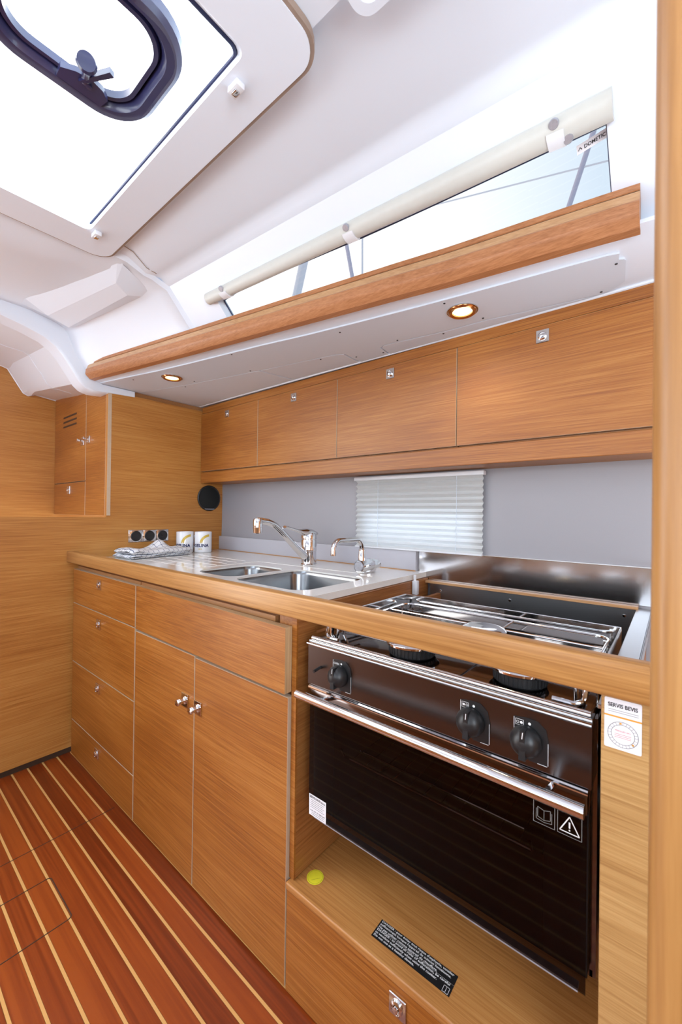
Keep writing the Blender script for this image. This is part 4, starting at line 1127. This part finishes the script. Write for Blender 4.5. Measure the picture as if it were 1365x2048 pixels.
# hob
b = B(); b.box(OX0 + 0.002, OX1 - 0.002, OY + 0.012, 1.10, 0.846, 0.8535, 0.003); b.build('hob_plate', 'darksteel', st)
b = B()
b.box(-0.648, -0.640, OY + 0.06, 1.107, 0.85, 0.902, 0.0015, 1); b.build('side_guard', 'steel', st)
b = B(); b.box(-0.092, -0.089, OY + 0.06, 1.107, 0.85, 0.902, 0.001, 1); b.build('side_guard', 'steel', st)
b = B(); b.box(-0.648, -0.089, 1.107, 1.110, 0.85, 0.902, 0.001, 1); b.build('back_guard', 'steel', st)
def burner(x, y, s):
    b = B(); b.mat('cast'); b.lathe([(0.040 * s, 0), (0.044 * s, 0.004), (0.044 * s, 0.020), (0.036 * s, 0.022)], (x, y, 0.8535), (0, 0, 1), 48, cap=False)
    for k in range(36):
        a = 2 * pi * k / 36; b.box(x + 0.044 * s * math.cos(a) - 0.0012, x + 0.044 * s * math.cos(a) + 0.0012, y + 0.044 * s * math.sin(a) - 0.0012, y + 0.044 * s * math.sin(a) + 0.0012, 0.858, 0.873)
    b.mat('chrome'); b.lathe([(0.046 * s, 0.021), (0.051 * s, 0.024), (0.051 * s, 0.028), (0.046 * s, 0.033), (0.036 * s, 0.0355), (0.030 * s, 0.034), (0, 0.036)], (x, y, 0.8535), (0, 0, 1), 48)
    b.build('burner', None, st)
burner(-0.428, 0.765, 1.08); burner(-0.211, 0.768, 1.0); burner(-0.345, 0.955, 1.0)
# pan support frame of bent rod
b = B(); zf = 0.880
fr_ = [(x, y, zf) for x, y in rrect(-0.628, -0.108, OY + 0.045, 1.085, 0.03, 5)]
b.tube(fr_, 0.0032, 10, closed=True)
b.tube([(-0.625, 0.86, zf), (-0.112, 0.86, zf)], 0.0024, 8); b.tube([(-0.625, 0.985, zf), (-0.112, 0.985, zf)], 0.0024, 8)
b.tube([(-0.315, OY + 0.047, zf), (-0.315, 1.083, zf)], 0.0024, 8)
for x, y in ((-0.622, OY + 0.085), (-0.114, OY + 0.085), (-0.622, 1.05), (-0.114, 1.05)):
    b.tube([(x, y, zf), (x, y, 0.8535)], 0.0035, 8)
b.build('pan_support', 'chrome', st)
# corner loops of rod at the front corners of the hob
for xc, sg in ((-0.117, 1), (-0.618, -1)):
    b = B()
    b.tube([(xc - sg * 0.03, OY + 0.022, 0.862), (xc, OY + 0.022, 0.862), (xc + sg * 0.012, OY + 0.030, 0.866), (xc + sg * 0.014, OY + 0.040, 0.885), (xc + sg * 0.014, OY + 0.055, 0.895), (xc + sg * 0.014, OY + 0.10, 0.895)], 0.004, 10)
    b.tube([(xc - sg * 0.002, OY + 0.055, 0.8535), (xc - sg * 0.002, OY + 0.055, 0.893), (xc - sg * 0.002, OY + 0.12, 0.893)], 0.004, 10)
    b.build('pan_clamp', 'chrome', st)
b = B(); b.lathe([(0.009, 0), (0.009, 0.022), (0.006, 0.026), (0, 0.026)], (-0.285, OY + 0.09, 0.458), (0, 0, -1), 16); b.build('gas_fitting', 'aluminium', st)
b = B(); b.lathe([(0.010, 0), (0.012, 0.004), (0.012, 0.016), (0, 0.018)], (-0.665, 0.88, 0.80), (-1, 0, 0), 16); b.build('gimbal_pin', 'steel', st)
b = B(); b.lathe([(0.010, 0), (0.0105, 0.004), (0.0105, 0.0055), (0, 0.006)], (-0.0855, 0.88, 0.80), (1, 0, 0), 16); b.build('gimbal_pin', 'steel', st)

# steel lining behind the stove
t = thing('steel_bay_lining', 'dark polished steel sheet on the back of the stove bay', 'steel panel', (-0.4, 1.47, 0.6))
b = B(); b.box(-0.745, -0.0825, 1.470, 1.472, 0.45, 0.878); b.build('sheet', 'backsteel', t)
for x, z in ((-0.440, 0.868), (-0.112, 0.870), (-0.70, 0.868)):
    b = B(); b.lathe([(0.005, 0), (0.0045, 0.002), (0, 0.0026)], (x, 1.470, z - 0.013), (0, -1, 0), 14); b.build('screw', 'chrome', t)
b = B(); b.box(-0.764, -0.0785, 1.464, 1.4935, 0.879, 0.888, 0.001, 1)
tag(b.build('ledge_board', 'teakrail_pale'), 'narrow light wood ledge below the steel splashback', 'ledge')
t = thing('steel_splashback', 'polished steel splashback sheet behind the stove', 'splashback', (-0.42, 1.49, 0.888))
b = B(); b.prism([(1.4955, 0.889), (1.494, 0.889), (1.494, 0.999), (1.492, 1.001), (1.4995, 1.003), (1.4995, 0.889)], 'X', -0.8135, -0.045); b.build('sheet', 'wallsteel', t)
b = B(); b.box(-0.8135, -0.045, 1.491, 1.4995, 1.0005, 1.003); b.build('folded_edge', 'brushed', t)
b = B(); b.box(-0.083, -0.047, 0.6885, 1.4935, 0.874, 0.8805, 0.001, 1); b.box(-0.049, -0.047, 0.6885, 1.4935, 0.85, 0.8805)
b2 = tag(b.build('steel_cap_strip', 'brushed'), 'brushed steel cap strip along the right side of the stove bay', 'steel strip')

# white latches
def bolt(x, y, z0, z1, l):
    t = thing('barrel_bolt', l, 'latch', (x, y, z0), 'white plastic latches')
    b = B(); b.box(x - 0.010, x + 0.010, y - 0.009, y + 0.009, z0, z1 - 0.018, 0.002); b.build('body', 'whiteplastic', t)
    b = B(); b.lathe([(0.0055, 0), (0.0055, 0.020), (0.004, 0.022), (0, 0.022)], (x - 0.003, y, z1 - 0.019), (0, 0, 1), 12); b.build('pin', 'whiteplastic', t)
bolt(-0.752, 1.365, 0.848, 0.918, 'white plastic latch at the back corner between worktop and stove bay')
t = thing('cable_clip', 'tiny white plastic clip under the oak rail beside the stove', 'clip', (-0.648, 0.70, 0.892))
b = B(); b.box(-0.662, -0.650, 0.688, 0.704, 0.896, 0.906, 0.0015); b.box(-0.649, -0.637, 0.688, 0.704, 0.896, 0.906, 0.0015); b.build('body', 'whiteplastic', t)

# foreground post
b = B(); b.box(-0.0105, 0.060, 0.300, 0.36, 0.0, 2.034, 0.012, 4)
tag(b.build('post', 'post'), 'blurred light wooden post at the right edge in the foreground', 'post')
